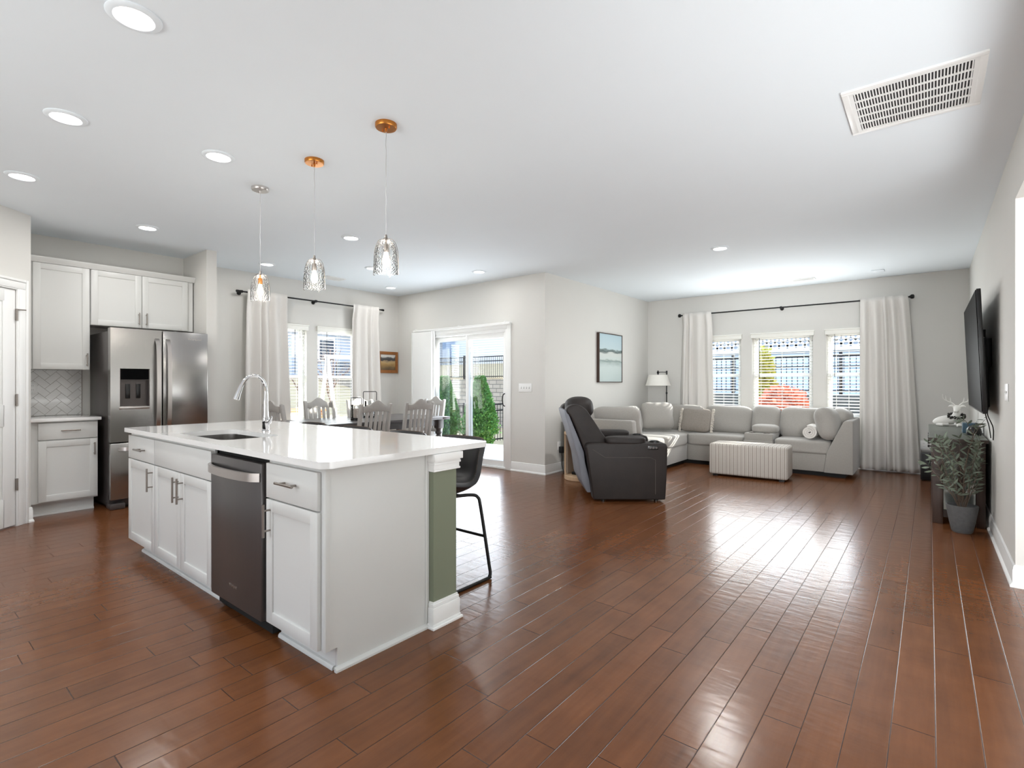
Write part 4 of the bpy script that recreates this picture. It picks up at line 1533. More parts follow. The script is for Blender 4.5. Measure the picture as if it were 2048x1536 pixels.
obj('carcass', b, 'walnut', cn)
b = MB()
b.box(cx0 + 0.078, cx1 - 0.063, cy0 + 0.033, cy0 + 0.037, 0.122, 0.618)
M['mirror_glass'] = mat('grey_reflective_glass', (150, 156, 152), 0.12, 0.7)
obj('glass_side', b, 'mirror_glass', cn)
for i in range(3):
    ya = cy0 + 0.05 + i * 0.59
    b = MB()
    b.box(cx0 - 0.004, cx0 + 0.016, ya, ya + 0.575, 0.53, 0.715, 0.003)
    d = obj('drawer', b, 'walnut', cn)
    for yy in (ya + 0.12, ya + 0.46):
        b = MB()
        b.tube([(cx0 - 0.003, yy, 0.665), (cx0 - 0.018, yy, 0.665), (cx0 - 0.022, yy, 0.665), (cx0 - 0.032, yy, 0.665)], [0.006, 0.006, 0.014, 0.010], 12)
        obj('knob', b, 'black', d)
    b = MB()
    b.box(cx0 - 0.004, cx0 + 0.016, ya, ya + 0.575, 0.12, 0.52, 0.003)
    d = obj('door', b, 'walnut', cn)
    b = MB()
    yy = ya + 0.05
    b.tube([(cx0 - 0.003, yy, 0.465), (cx0 - 0.018, yy, 0.465), (cx0 - 0.022, yy, 0.465), (cx0 - 0.032, yy, 0.465)], [0.006, 0.006, 0.014, 0.010], 12)
    obj('knob', b, 'black', d)

# white reclining deer figurine
de = thing('deer_figurine', 'white antlered deer figurine with dark wreath lying on the console', 'figurine', (0.17, 7.62, ch), 0)
b = MB()
Z = ch
def ell(b, c, r, rot=0.0, n=16):
    xf = Matrix.Translation(c) @ Matrix.Rotation(rot, 4, 'Y')
    pr = [(max(1e-7 if k in (0, n) else 0, r[0] * math.sin(PI * k / n)) if k not in (0, n) else 0.0, -r[2] * math.cos(PI * k / n)) for k in range(n + 1)]
    b.lathe(pr, (0, 0, 0), 20, xf=xf @ Matrix.Diagonal((1, r[1] / r[0], 1, 1)))
b.tube(smoothpath([(0.045, 7.62, Z + 0.022), (0.075, 7.62, Z + 0.045), (0.13, 7.62, Z + 0.062), (0.19, 7.62, Z + 0.072), (0.235, 7.62, Z + 0.070), (0.255, 7.62, Z + 0.06)], 5), [0.010 + 0.042 * math.sin(PI * min(1, (i + 1) / 27.0)) ** 0.7 for i in range(26)], 18)
b.tube(smoothpath([(0.215, 7.61, Z + 0.075), (0.235, 7.60, Z + 0.12), (0.245, 7.59, Z + 0.165), (0.243, 7.57, Z + 0.195)], 5), [0.044 - 0.0014 * i for i in range(16)], 16)
b.tube(smoothpath([(0.243, 7.595, Z + 0.205), (0.240, 7.565, Z + 0.205), (0.232, 7.53, Z + 0.186), (0.226, 7.505, Z + 0.168), (0.224, 7.497, Z + 0.163)], 5), [0.020, 0.028, 0.031, 0.032, 0.032, 0.031, 0.030, 0.028, 0.026, 0.024, 0.022, 0.020, 0.018, 0.017, 0.016, 0.016, 0.016, 0.015, 0.013, 0.010, 0.006], 16)
for s in (-1, 1):
    b.tube(smoothpath([(0.243 + s * 0.022, 7.585, Z + 0.215), (0.243 + s * 0.05, 7.588, Z + 0.226), (0.243 + s * 0.075, 7.59, Z + 0.218)], 5), [0.008, 0.011, 0.014, 0.015, 0.016, 0.016, 0.014, 0.012, 0.009, 0.006, 0.002], 10)
for s in (-1, 1):
    b.tube(smoothpath([(0.17, 7.62 + s * 0.05, Z + 0.018), (0.12, 7.62 + s * 0.075, Z + 0.020), (0.07, 7.62 + s * 0.07, Z + 0.018), (0.12, 7.62 + s * 0.09, Z + 0.014)], 4), 0.016, 10)
    b.tube(smoothpath([(0.22, 7.60 + s * 0.045, Z + 0.03), (0.27, 7.57 + s * 0.05, Z + 0.018), (0.24, 7.53 + s * 0.04, Z + 0.014)], 4), 0.014, 10)
o = obj('body', b, 'white_ceramic', de)
rm = o.modifiers.new('fuse', 'REMESH')
rm.mode = 'VOXEL'
rm.voxel_size = 0.004
rm.use_smooth_shade = True
for s in (-1, 1):
    b = MB()
    q = [(0.243 + s * 0.014, 7.585, Z + 0.228), (0.243 + s * 0.045, 7.59, Z + 0.262), (0.243 + s * 0.085, 7.58, Z + 0.280), (0.243 + s * 0.118, 7.56, Z + 0.308), (0.243 + s * 0.122, 7.54, Z + 0.350)]
    pp = smoothpath(q, 5)
    b.tube(pp, [0.0072 - 0.0002 * i for i in range(len(pp))], 8)
    for k, dz in ((6, 0.055), (11, 0.06), (15, 0.05)):
        p = pp[k]
        b.tube([p, p + Vector((s * 0.004, -0.01, dz * 0.5)), p + Vector((s * 0.006, -0.016, dz))], [0.005, 0.004, 0.0015], 8)
    obj('antler', b, 'white_ceramic', de)
b = MB()
rnd = random.Random(4)
for i in range(120):
    a = rnd.uniform(0, 2 * PI)
    c = Vector((0.238 + 0.058 * math.cos(a), 7.585 + 0.05 * math.sin(a), Z + 0.115 + 0.022 * math.sin(a) + rnd.uniform(-0.012, 0.012)))
    dd = Vector((math.cos(a) + rnd.uniform(-0.6, 0.6), math.sin(a) + rnd.uniform(-0.6, 0.6), rnd.uniform(-0.7, 0.7))).normalized()
    b.tube([c, c + dd * 0.014, c + dd * 0.026], [0.003, 0.0075, 0.001], 5)
for i in range(10):
    a = rnd.uniform(0, 2 * PI)
    ell(b, (0.238 + 0.07 * math.cos(a), 7.585 + 0.06 * math.sin(a), Z + 0.115 + 0.02 * math.sin(a)), (0.011, 0.011, 0.011), n=6)
obj('wreath', b, 'wreath', de)

t = thing('tissue_box', 'slate blue open box at the wall side of the console top', 'box', (0.31, 6.75, ch))
b = MB()
b.box(0.255, 0.372, 6.66, 6.83, ch, ch + 0.092, 0.003)
obj('box_body', b, 'blue', t)
t = thing('smart_speaker', 'black domed device on the near wall-side corner of the console', 'speaker', (0.33, 6.42, ch))
b = MB()
b.lathe([(0.0, 0.0), (0.052, 0.0), (0.056, 0.01), (0.056, 0.035), (0.050, 0.062), (0.034, 0.082), (0.0, 0.09)], (0.325, 6.42, ch), 24)
obj('dome', b, 'blackplastic', t)
t = thing('subwoofer', 'black speaker box on the floor behind the console', 'speaker', (0.02, 8.55, 0))
b = MB()
b.box(-0.085, 0.20, 8.40, 8.72, 0.012, 0.36, 0.006)
for x in (-0.06, 0.175):
    for y in (8.43, 8.69):
        b.cyl((x, y, 0), (x, y, 0.014), 0.012, 8)
obj('cabinet', b, 'blackplastic', t)
b = MB()
b.box(-0.07, 0.185, 8.392, 8.402, 0.03, 0.345, 0.003)
obj('grille_cloth', b, 'black', t)

# ------------------------------------------------------------------ potted olive plant
pl = thing('potted_plant', 'artificial olive plant in a grey stone pot in front of the console', 'plant', (0.215, 5.66, 0))
pc = (0.215, 5.715)
b = MB()
b.lathe([(0.0, 0.0), (0.062, 0.0), (0.070, 0.010), (0.086, 0.09), (0.099, 0.17), (0.105, 0.215), (0.106, 0.226), (0.099, 0.228), (0.096, 0.215), (0.093, 0.185), (0.0, 0.18)], (pc[0], pc[1], 0), 40)
obj('pot', b, 'pot', pl)
b = MB()
b.lathe([(0.0, 0.195), (0.05, 0.196), (0.094, 0.188)], (pc[0], pc[1], 0), 24)
obj('soil', b, 'soil', pl)
st, lf = MB(), MB()
rnd = random.Random(12)
def leaf_at(b, p, d, L, w):
    d = d.normalized()
    side = d.cross(Vector((rnd.uniform(-1, 1), rnd.uniform(-1, 1), rnd.uniform(-0.2, 1)))).normalized()
    nrm = side.cross(d)
    bb = bmesh.new()
    prof = [(0.0, 0.08), (0.2, 0.72), (0.45, 1.0), (0.72, 0.8), (0.92, 0.3), (1.0, 0.03)]
    rows = []
    for u, k in prof:
        c = p + d * L * u + nrm * (0.10 * L * math.sin(PI * u))
        rows.append([bb.verts.new(c - side * w * k), bb.verts.new(c - nrm * w * 0.25 * k), bb.verts.new(c + side * w * k)])
    for A, B in zip(rows, rows[1:]):
        bb.faces.new((A[0], B[0], B[1], A[1]))
        bb.faces.new((A[1], B[1], B[2], A[2]))
    b._merge(bb)
def branch(p0, tip, bend, nleaf, r0=0.005, L=(0.055, 0.085)):
    p0, tip = Vector(p0), Vector(tip)
    mid = p0.lerp(tip, 0.5) + Vector(bend)
    pp = smoothpath([p0, mid, tip], 8)
    st.tube(pp, [r0 * (1 - 0.75 * i / (len(pp) - 1)) for i in range(len(pp))], 6)
    for k in range(nleaf):
        u = 0.25 + 0.75 * k / max(1, nleaf - 1)
        i = min(len(pp) - 2, int(u * (len(pp) - 1)))
        p = pp[i].lerp(pp[i + 1], rnd.random())
        t_ = (pp[i + 1] - pp[i]).normalized()
        a = rnd.uniform(0, 2 * PI)
        o_ = t_.orthogonal().normalized()
        o_.rotate(Matrix.Rotation(a, 3, t_))
        if p.x > 0.315 and o_.x > -0.2:
            o_.x = -abs(o_.x)
        leaf_at(lf, p, t_ * rnd.uniform(0.2, 0.9) + o_, rnd.uniform(*L), rnd.uniform(0.0065, 0.0095))
    return pp
base = Vector((pc[0], pc[1], 0.195))
main = branch(base, base + Vector((0.09, -0.02, 0.72)), (-0.02, 0.02, 0.02), 13, 0.007)
for i in range(26):
    a = 2 * PI * (i + rnd.uniform(-0.3, 0.3)) / 8.5
    h0 = rnd.uniform(0.02, 0.36)
    rr_ = rnd.uniform(0.12, 0.22)
    s0 = base + Vector((0.02 * math.cos(a), 0.02 * math.sin(a), 0.0)) if i < 13 else main[int(len(main) * h0)]
    tip = Vector((pc[0] + rr_ * math.cos(a), pc[1] + 0.75 * rr_ * math.sin(a), min(0.78, 0.32 + h0 + rnd.uniform(0.02, 0.24))))
    tip.x = min(tip.x, 0.335)
    if tip.y > 5.85:
        tip.y = 5.85
    branch(s0, tip, (0.03 * math.cos(a), 0.03 * math.sin(a), 0.05), rnd.randint(10, 14), 0.0032)
branch(base, base + Vector((-0.24, 0.0, 0.36)), (-0.03, 0, 0.06), 15, 0.004)
branch(main[-4], base + Vector((0.0, -0.02, 0.74)), (-0.01, 0, 0.05), 6, 0.003)
branch(main[-6], base + Vector((0.15, -0.04, 0.77)), (0.0, -0.01, 0.03), 5, 0.003, (0.045, 0.06))
obj('stems', st, 'bark', pl)
obj('leaves', lf, 'leaf', pl, ang=180)

# ------------------------------------------------------------------ sectional sofa
so = thing('sectional_sofa', 'large grey U-shaped sectional sofa under the living room windows', 'sofa', (-2.4, 7.8, 0))
SB = 8.72      # rear plane
b = MB()
b.box(-3.90, -0.85, 7.99, SB - 0.04, 0.0, 0.075)
b.box(-3.90, -2.99, 6.20, 8.0, 0.0, 0.075)
obj('plinth', b, 'dark_gap', so)
b = MB()
b.box(-3.96, -2.915, 6.20, 7.925, 0.06, 0.305, 0.012)
b.box(-2.91, -2.10, 7.93, SB, 0.06, 0.305, 0.012)
b.box(-3.96, -2.915, 7.93, SB, 0.06, 0.305, 0.012)
b.box(-1.70, -1.06, 7.93, SB, 0.06, 0.305, 0.012)
obj('base', b, 'sofa', so)
b = MB()
b.box(-3.97, -3.80, 6.19, SB, 0.06, 0.735, 0.025)
b.box(-3.97, -0.80, SB - 0.15, SB + 0.005, 0.06, 0.735, 0.025)
obj('back_frame', b, 'sofa', so)
b = MB()
b.prism([(-3.975, 0.06), (-2.905, 0.06), (-2.905, 0.30), (-2.945, 0.745), (-2.96, 0.76), (-3.975, 0.76)], 'y', 6.08, 6.20, 0.012)
obj('end_panel', b, 'sofa', so)
b = MB()
b.prism([(-1.085, 0.06), (-0.755, 0.06), (-0.755, 0.745), (-0.77, 0.76), (-0.84, 0.755), (-0.865, 0.735), (-1.05, 0.33)], 'y', 7.885, SB + 0.01, 0.014)
obj('end_panel', b, 'sofa', so)
def seat(x0, x1, y0, y1, seed):
    b = MB()
    b.cushion((x0 + x1) / 2, (y0 + y1) / 2, 0.382, (x1 - x0) / 2, (y1 - y0) / 2, 0.092, 9, 14, lump=0.006, seed=seed)
    return obj('seat_cushion', b, 'sofa_light', so, ang=180)
seat(-3.80, -2.895, 6.21, 7.10, 1)
seat(-3.80, -2.895, 7.11, 7.96, 2)
seat(-3.80, -2.90, 7.94, 8.58, 3)
seat(-2.93, -2.105, 7.905, 8.58, 4)
seat(-1.695, -1.00, 7.905, 8.58, 5)
def back_x(xc, w, y, z, h, seed, t=0.15, tilt=-12, m='sofa_light', nm='back_cushion'):
    """cushion leaning on the rear frame, facing -Y"""
    b = MB()
    xf = Matrix.Translation((xc, y, z)) @ Matrix.Rotation(math.radians(tilt), 4, 'X')
    b.cushion(0, 0, 0, w / 2, t, h / 2, 4.2, 14, pinch=0.45, thin='y', lump=0.03, xf=xf, seed=seed)
    return obj(nm, b, m, so, ang=180)
def back_y(x, yc, w, z, h, seed, t=0.15, tilt=-12):
    """cushion leaning on the side frame, facing +X"""
    b = MB()
    xf = Matrix.Translation((x, yc, z)) @ Matrix.Rotation(math.radians(tilt), 4, 'Y')
    b.cushion(0, 0, 0, t, w / 2, h / 2, 4.2, 14, pinch=0.45, thin='x', lump=0.02, xf=xf, seed=seed)
    return obj('back_cushion', b, 'sofa_light', so, ang=180)
back_x(-3.24, 0.84, 8.47, 0.665, 0.46, 11)
back_x(-2.455, 0.74, 8.46, 0.665, 0.46, 12)
back_x(-1.905, 0.40, 8.46, 0.675, 0.46, 13, 0.13)
back_x(-1.385, 0.68, 8.46, 0.655, 0.48, 14)
back_y(-3.68, 6.62, 0.80, 0.66, 0.44, 15)
back_y(-3.68, 7.42, 0.78, 0.66, 0.44, 16)
b = MB()
xf = Matrix.Translation((-0.985, 8.44, 0.665)) @ Matrix.Rotation(math.radians(20), 4, 'Y')
b.cushion(0, 0, 0, 0.14, 0.30, 0.245, 4.0, 14, pinch=0.4, thin='x', lump=0.02, xf=xf, seed=21)
obj('back_cushion', b, 'sofa_light', so, ang=180)
b = MB()
b.box(-2.098, -1.704, 7.92, SB, 0.06, 0.42, 0.014)
b.box(-2.090, -1.712, 7.95, 8.36, 0.41, 0.525, 0.016)
cns = obj('console', b, 'sofa', so)
for x in (-1.995, -1.805):
    b = MB()
    b.lathe([(0.0, 0.0), (0.036, 0.0), (0.045, 0.003), (0.047, 0.008), (0.042, 0.008), (0.038, 0.001)], (x, 8.015, 0.524), 24)
    obj('cup_holder', b, 'nickel', cns)
b = MB()
b.cushion(-1.86, 8.20, 0.578, 0.175, 0.155, 0.066, 3.2, 12, lump=0.01, seed=23)
obj('lid_cushion', b, 'sofa_light', cns, ang=180)

def pillow(name, label, cat, m, c, w, h, t, rz, tilt, seed, group=None):
    """scatter pillow: local x across, y facing, z up"""
    o = thing(name, label, cat, (c[0], c[1], c[2] - h / 2), 0, group)
    b = MB()
    xf = Matrix.Translation(c) @ Matrix.Rotation(rz, 4, 'Z') @ Matrix.Rotation(math.radians(tilt), 4, 'X')
    b.cushion(0, 0, 0, w / 2, t, h / 2, 4.5, 14, pinch=0.75, thin='y', lump=0.02, xf=xf, seed=seed)
    obj('cover', b, m, o, ang=180)
    return o, xf
pillow('throw_pillow', 'plain grey cushion standing diagonally in the sofa corner before the lamp', 'pillow', 'sofa_light', (-3.395, 7.90, 0.715), 0.54, 0.46, 0.12, math.radians(38), -16, 31, 'loose grey sofa cushions')
pillow('throw_pillow', 'plain grey cushion leaning inside the sofa end panel behind the brown recliner', 'pillow', 'sofa_light', (-3.32, 6.385, 0.705), 0.74, 0.46, 0.115, 0.0, 12, 32, 'loose grey sofa cushions')
pillow('throw_pillow', 'tall grey cushion propped on the sloping sofa end, against the rolled white blanket', 'pillow', 'sofa_light', (-1.05, 8.08, 0.70), 0.43, 0.47, 0.13, math.radians(78), -16, 33, 'loose grey sofa cushions')
fp, xf = pillow('fringed_pillow', 'taupe woven pillow with cream fringed ends leaning on the sofa back', 'pillow', 'pillow_tex', (-2.84, 8.12, 0.66), 0.47, 0.40, 0.085, math.radians(4), -24, 34)
rnd = random.Random(5)
for s in (-1, 1):
    b = MB()
    for i in range(46):
        z = -0.19 + 0.38 * i / 45
        p0 = xf @ Vector((s * 0.222, rnd.uniform(-0.008, 0.008), z))
        p1 = xf @ Vector((s * (0.24 + rnd.uniform(0, 0.01)), rnd.uniform(-0.015, 0.015), z + rnd.uniform(-0.006, 0.006)))
        p2 = xf @ Vector((s * (0.262 + rnd.uniform(-0.008, 0.008)), rnd.uniform(-0.02, 0.02), z - 0.012 + rnd.uniform(-0.008, 0.008)))
        b.tube([p0, p1, p2], [0.0055, 0.006, 0.003], 5)
    obj('fringe', b, 'pillow_fringe', fp)
# rolled blanket
b = MB()
def spiral(b, c, r0, r1, turns, y0, y1, th):
    n = int(turns * 28)
    inner, outer = [], []
    for i in range(n + 1):
        a = 2 * PI * turns * i / n + 0.6
        r = r0 + (r1 - r0) * i / n
        outer.append((c[0] + (r + th / 2) * math.cos(a), c[1] + (r + th / 2) * math.sin(a)))
        inner.append((c[0] + (r - th / 2) * math.cos(a), c[1] + (r - th / 2) * math.sin(a)))
    bb = bmesh.new()
    R = []
    for p, q in zip(outer, inner):
        R.append([bb.verts.new((p[0], y0, p[1])), bb.verts.new((p[0], y1, p[1])), bb.verts.new((q[0], y1, q[1])), bb.verts.new((q[0], y0, q[1]))])
    for A, B in zip(R, R[1:]):
        for j in range(4):
            bb.faces.new((A[j], A[(j + 1) % 4], B[(j + 1) % 4], B[j]))
    bb.faces.new(R[0])
    bb.faces.new(R[-1])
    bmesh.ops.recalc_face_normals(bb, faces=bb.faces)
    b._merge(bb)
spiral(b, (-1.262, 0.577), 0.008, 0.086, 3.2, 7.955, 8.33, 0.022)
tag(obj('rolled_blanket', b, 'throw', ang=60), 'rolled white fleece blanket lying on the sofa seat', 'blanket')

# ------------------------------------------------------------------ ottoman
ot = thing('ottoman', 'rectangular cream ottoman with thin brown stripes in front of the sofa', 'ottoman', (-1.853, 7.345, 0), math.radians(3.5))
b = MB()
b.box(-0.474, 0.474, -0.225, 0.225, 0.025, 0.435, 0.032, 4)
obj('upholstery', b, 'stripe', ot, False)
for sx in (-1, 1):
    for sy in (-1, 1):
        b = MB()
        b.box(sx * 0.40 - 0.03, sx * 0.40 + 0.03, sy * 0.16 - 0.03, sy * 0.16 + 0.03, 0, 0.03)
        obj('foot', b, 'black', ot, False)

# ------------------------------------------------------------------ recliner
rc = thing('recliner', 'dark brown leather-look power recliner seen from its side', 'armchair', (-2.733, 4.725, 0), math.atan2(0.628, 0.778))
def R(name, mb, m, parent=None, ang=40):
    return obj(name, mb, m, parent or rc, False, ang)
arm = [(0.008, 0.022), (-0.028, 0.30), (-0.07, 0.575), (-0.055, 0.605), (0.0, 0.612), (0.74, 0.618), (0.772, 0.605), (0.785, 0.57), (0.778, 0.30), (0.762, 0.022)]
for ya in (0.0, 0.77):
    b = MB()
    b.prism(arm, 'y', ya, ya + 0.185, 0.014, seg=3)
    s = R('arm', b, 'recliner')
    b = MB()
    yo = ya - 0.001
    for k in ([(0.0, 0.55), (0.13, 0.465), (0.60, 0.465), (0.655, 0.44), (0.655, 0.08)],):
        if ya == 0.0:
            b.tube([(p[0], yo, p[1]) for p in k], 0.0022, 6)
        else:
            b.tube([(p[0], ya + 0.186, p[1]) for p in k], 0.0022, 6)
    R('seam', b, 'recliner_edge', s)
    b = MB()
    b.cushion(0.355, ya + 0.095, 0.635, 0.215, 0.098, 0.046, 4.0, 12, lump=0.01, seed=int(ya * 10))
    R('arm_pad', b, 'recliner', s, 180)
    b = MB()
    b.lathe([(0.0, 0.0), (0.052, 0.0), (0.052, 0.012), (0.046, 0.013), (0.042, 0.003), (0.0, 0.003)], (0.67, ya + 0.095, 0.616), 24)
    R('cup_holder', b, 'blackplastic', s)
b = MB()
b.box(0.575, 0.685, -0.006, 0.002, 0.545, 0.588, 0.003)
cp = R('control_panel', b, 'blackplastic')
for x in (0.597, 0.630, 0.663):
    b = MB()
    b.tube([(x, -0.0055, 0.567), (x, -0.0095, 0.567)], 0.011, 14)
    R('button', b, 'recliner_edge', cp)
b = MB()
b.box(0.10, 0.70, 0.185, 0.77, 0.06, 0.34, 0.01)
R('base', b, 'recliner')
b = MB()
b.cushion(0.46, 0.478, 0.42, 0.34, 0.292, 0.095, 7.0, 12, lump=0.01, seed=3)
R('seat_cushion', b, 'recliner', None, 180)
b = MB()
b.box(0.70, 0.775, 0.19, 0.765, 0.10, 0.42, 0.03, 3)
R('footrest', b, 'recliner')
wing = smoothpath([(0.175, 0.61, 0), (0.10, 0.74, 0), (0.005, 0.884, 0), (-0.056, 0.966, 0), (-0.138, 1.012, 0), (-0.22, 1.000, 0), (-0.262, 0.962, 0), (-0.255, 0.920, 0), (-0.215, 0.880, 0), (-0.138, 0.70, 0), (-0.060, 0.50, 0), (-0.02, 0.42, 0), (0.10, 0.44, 0)], 4, True)
for ya, yb in ((0.125, 0.315), (0.640, 0.830)):
    b = MB()
    b.prism([(p.x, p.y) for p in wing], 'y', ya, yb, 0.018, seg=3)
    R('back_wing', b, 'recliner', None, 50)
mid = [(p.x + 0.015, p.y - 0.01) for p in wing]
b = MB()
b.prism([(0.16, 0.44), (0.15, 0.66), (0.02, 0.86), (-0.12, 0.93), (-0.20, 0.88), (-0.05, 0.44)], 'y', 0.31, 0.645, 0.03, seg=3)
R('back_cushion', b, 'recliner', None, 50)
b = MB()
b.cushion(-0.085, 0.478, 0.962, 0.158, 0.19, 0.128, 2.6, 14, lump=0.02, seed=8)
R('headrest', b, 'recliner', None, 180)
sh = [(-0.255, 0.955), (-0.285, 0.95), (-0.275, 0.90), (-0.20, 0.66), (-0.135, 0.44), (-0.10, 0.20), (-0.04, 0.07), (0.02, 0.07), (-0.06, 0.40), (-0.07, 0.50), (-0.145, 0.69), (-0.225, 0.885)]
b = MB()
b.prism(sh, 'y', 0.135, 0.82, 0.012, seg=2)
R('back_shell', b, 'recliner_back')
for x in (0.12, 0.68):
    for y in (0.07, 0.88):
        b = MB()
        b.cyl((x, y, 0.0), (x, y, 0.03), 0.022, 12)
        R('foot', b, 'blackplastic')

# ------------------------------------------------------------------ round side table, adapter, lamp
stc = (-3.50, 5.80)
t = thing('side_table', 'round light oak drum side table with cut-out sides behind the recliner', 'side table', (stc[0], stc[1], 0))
def arc(b, r0, r1, a0, a1, z0, z1, n=14):
    pts = [(stc[0] + r1 * math.cos(a0 + (a1 - a0) * i / n), stc[1] + r1 * math.sin(a0 + (a1 - a0) * i / n)) for i in range(n + 1)]
    pts += [(stc[0] + r0 * math.cos(a0 + (a1 - a0) * i / n), stc[1] + r0 * math.sin(a0 + (a1 - a0) * i / n)) for i in range(n, -1, -1)]
    b.prism(pts, 'z', z0, z1)
b = MB()
b.lathe([(0.0, 0.577), (0.236, 0.577), (0.243, 0.583), (0.243, 0.604), (0.238, 0.610), (0.0, 0.610)], (stc[0], stc[1], 0), 48)
obj('top', b, 'oak', t)
b = MB()
b.lathe([(0.0, 0.0), (0.236, 0.0), (0.243, 0.006), (0.243, 0.052), (0.238, 0.058), (0.0, 0.058)], (stc[0], stc[1], 0), 48)
obj('bottom', b, 'oak', t)
vd = math.atan2(-stc[1], -stc[0])
for a0, a1 in ((-1.62, -1.42), (0.10, 0.42), (1.25, 2.2)):
    b = MB()
    arc(b, 0.220, 0.242, vd + a0, vd + a1, 0.05, 0.58)
    obj('side_panel', b, 'oak', t)
b = MB()
arc(b, 0.195, 0.215, vd + 2.25, vd + 4.62, 0.055, 0.578, 30)
obj('inner_panel', b, 'linen_box', t)
t = thing('network_router', 'flat black box lying on the bottom shelf of the round side table', 'router', (stc[0], stc[1], 0.058))
b = MB()
b.box(stc[0] - 0.10, stc[0] + 0.06, stc[1] - 0.12, stc[1] + 0.02, 0.060, 0.098, 0.008)
obj('casing', b, 'blackplastic', t)
t = thing('power_adapter', 'black plug and cord running from the wall outlet to the floor', 'plug', (-4.0, 6.06, 0.0))
b = MB()
b.box(-4.028, -3.975, 6.03, 6.085, 0.265, 0.355, 0.006)
obj('plug', b, 'blackplastic', t)
b = MB()
b.tube(smoothpath([(-4.0, 6.055, 0.267), (-3.995, 6.06, 0.20), (-4.005, 6.07, 0.10), (-3.99, 6.08, 0.03), (-3.95, 6.03, 0.006), (-3.90, 5.97, 0.006), (-3.84, 5.95, 0.006)], 6), 0.0042, 6)
obj('cord', b, 'blackplastic', t)

lp = (-3.60, 8.80)
sc_ = (-3.745, 8.765)
t = thing('floor_lamp', 'black swing-arm floor lamp with cream shade behind the sofa corner', 'floor lamp', (lp[0], lp[1], 0))
b = MB()
b.lathe([(0.0, 0.0), (0.13, 0.0), (0.13, 0.014), (0.03, 0.026), (0.014, 0.04), (0, 0.04)], (lp[0], lp[1], 0), 32)
obj('base', b, 'black', t)
b = MB()
b.cyl((lp[0], lp[1], 0.03), (lp[0], lp[1], 1.45), 0.0095, 12)
b.tube([(lp[0], lp[1], 1.05), (lp[0], lp[1], 1.055), (lp[0], lp[1], 1.08), (lp[0], lp[1], 1.085)], [0.010, 0.016, 0.016, 0.010], 14)
b.cyl((lp[0], lp[1], 1.405), (lp[0], lp[1], 1.46), 0.014, 14)
obj('pole', b, 'black', t)
b = MB()
b.tube([(lp[0], lp[1], 1.435), ((lp[0] + sc_[0]) / 2, (lp[1] + sc_[1]) / 2, 1.437), (sc_[0], sc_[1], 1.435)], 0.006, 8)
b.cyl((sc_[0], sc_[1], 1.30), (sc_[0], sc_[1], 1.465), 0.011, 12)
b.cyl((sc_[0] - 0.016, sc_[1], 1.43), (sc_[0] + 0.016, sc_[1], 1.43), 0.018, 12)
obj('swing_arm', b, 'black', t)
b = MB()
b.lathe([(0.218, 1.198), (0.163, 1.388), (0.161, 1.388), (0.216, 1.198)], (sc_[0], sc_[1], 0), 48, True)
obj('lamp_shade', b, 'lampshade', t)

# ------------------------------------------------------------------ dining table and chairs
tb = thing('dining_table', 'long charcoal farmhouse dining table with turned legs', 'table', (-5.895, 4.18, 0))
TX0, TX1, TY0, TY1, TZ = -6.45, -5.34, 3.17, 5.20, 0.765
b = MB()
for i in range(5):
    xa = TX0 + (TX1 - TX0) * i / 5
    b.box(xa + 0.0015, xa + (TX1 - TX0) / 5 - 0.0015, TY0 + 0.14, TY1 - 0.14, TZ - 0.034, TZ, 0.003)
b.box(TX0, TX1, TY0, TY0 + 0.138, TZ - 0.034, TZ, 0.004)
b.box(TX0, TX1, TY1 - 0.138, TY1, TZ - 0.034, TZ, 0.004)
obj('table_top', b, 'tablewood', tb)
b = MB()
for q in ((TX0 + 0.10, TX1 - 0.10, TY0 + 0.10, TY0 + 0.125), (TX0 + 0.10, TX1 - 0.10, TY1 - 0.125, TY1 - 0.10), (TX0 + 0.10, TX0 + 0.125, TY0 + 0.1, TY1 - 0.1), (TX1 - 0.125, TX1 - 0.10, TY0 + 0.1, TY1 - 0.1)):
    b.box(q[0], q[1], q[2], q[3], TZ - 0.125, TZ - 0.03, 0.003)
obj('apron', b, 'tablewood', tb)
for x in (TX0 + 0.115, TX1 - 0.115):
    for y in (TY0 + 0.115, TY1 - 0.115):
        b = MB()
        b.box(x - 0.05, x + 0.05, y - 0.05, y + 0.05, 0.60, TZ - 0.034, 0.004)
        b.lathe([(0.0, 0.0), (0.03, 0.0), (0.036, 0.03), (0.028, 0.07), (0.034, 0.10), (0.040, 0.22), (0.052, 0.36), (0.056, 0.43), (0.048, 0.475), (0.034, 0.505), (0.034, 0.515), (0.050, 0.53), (0.050, 0.548), (0.036, 0.562), (0.040, 0.585), (0.05, 0.60), (0.0, 0.60)], (x, y, 0), 28)
        obj('leg', b, 'tablewood', tb)
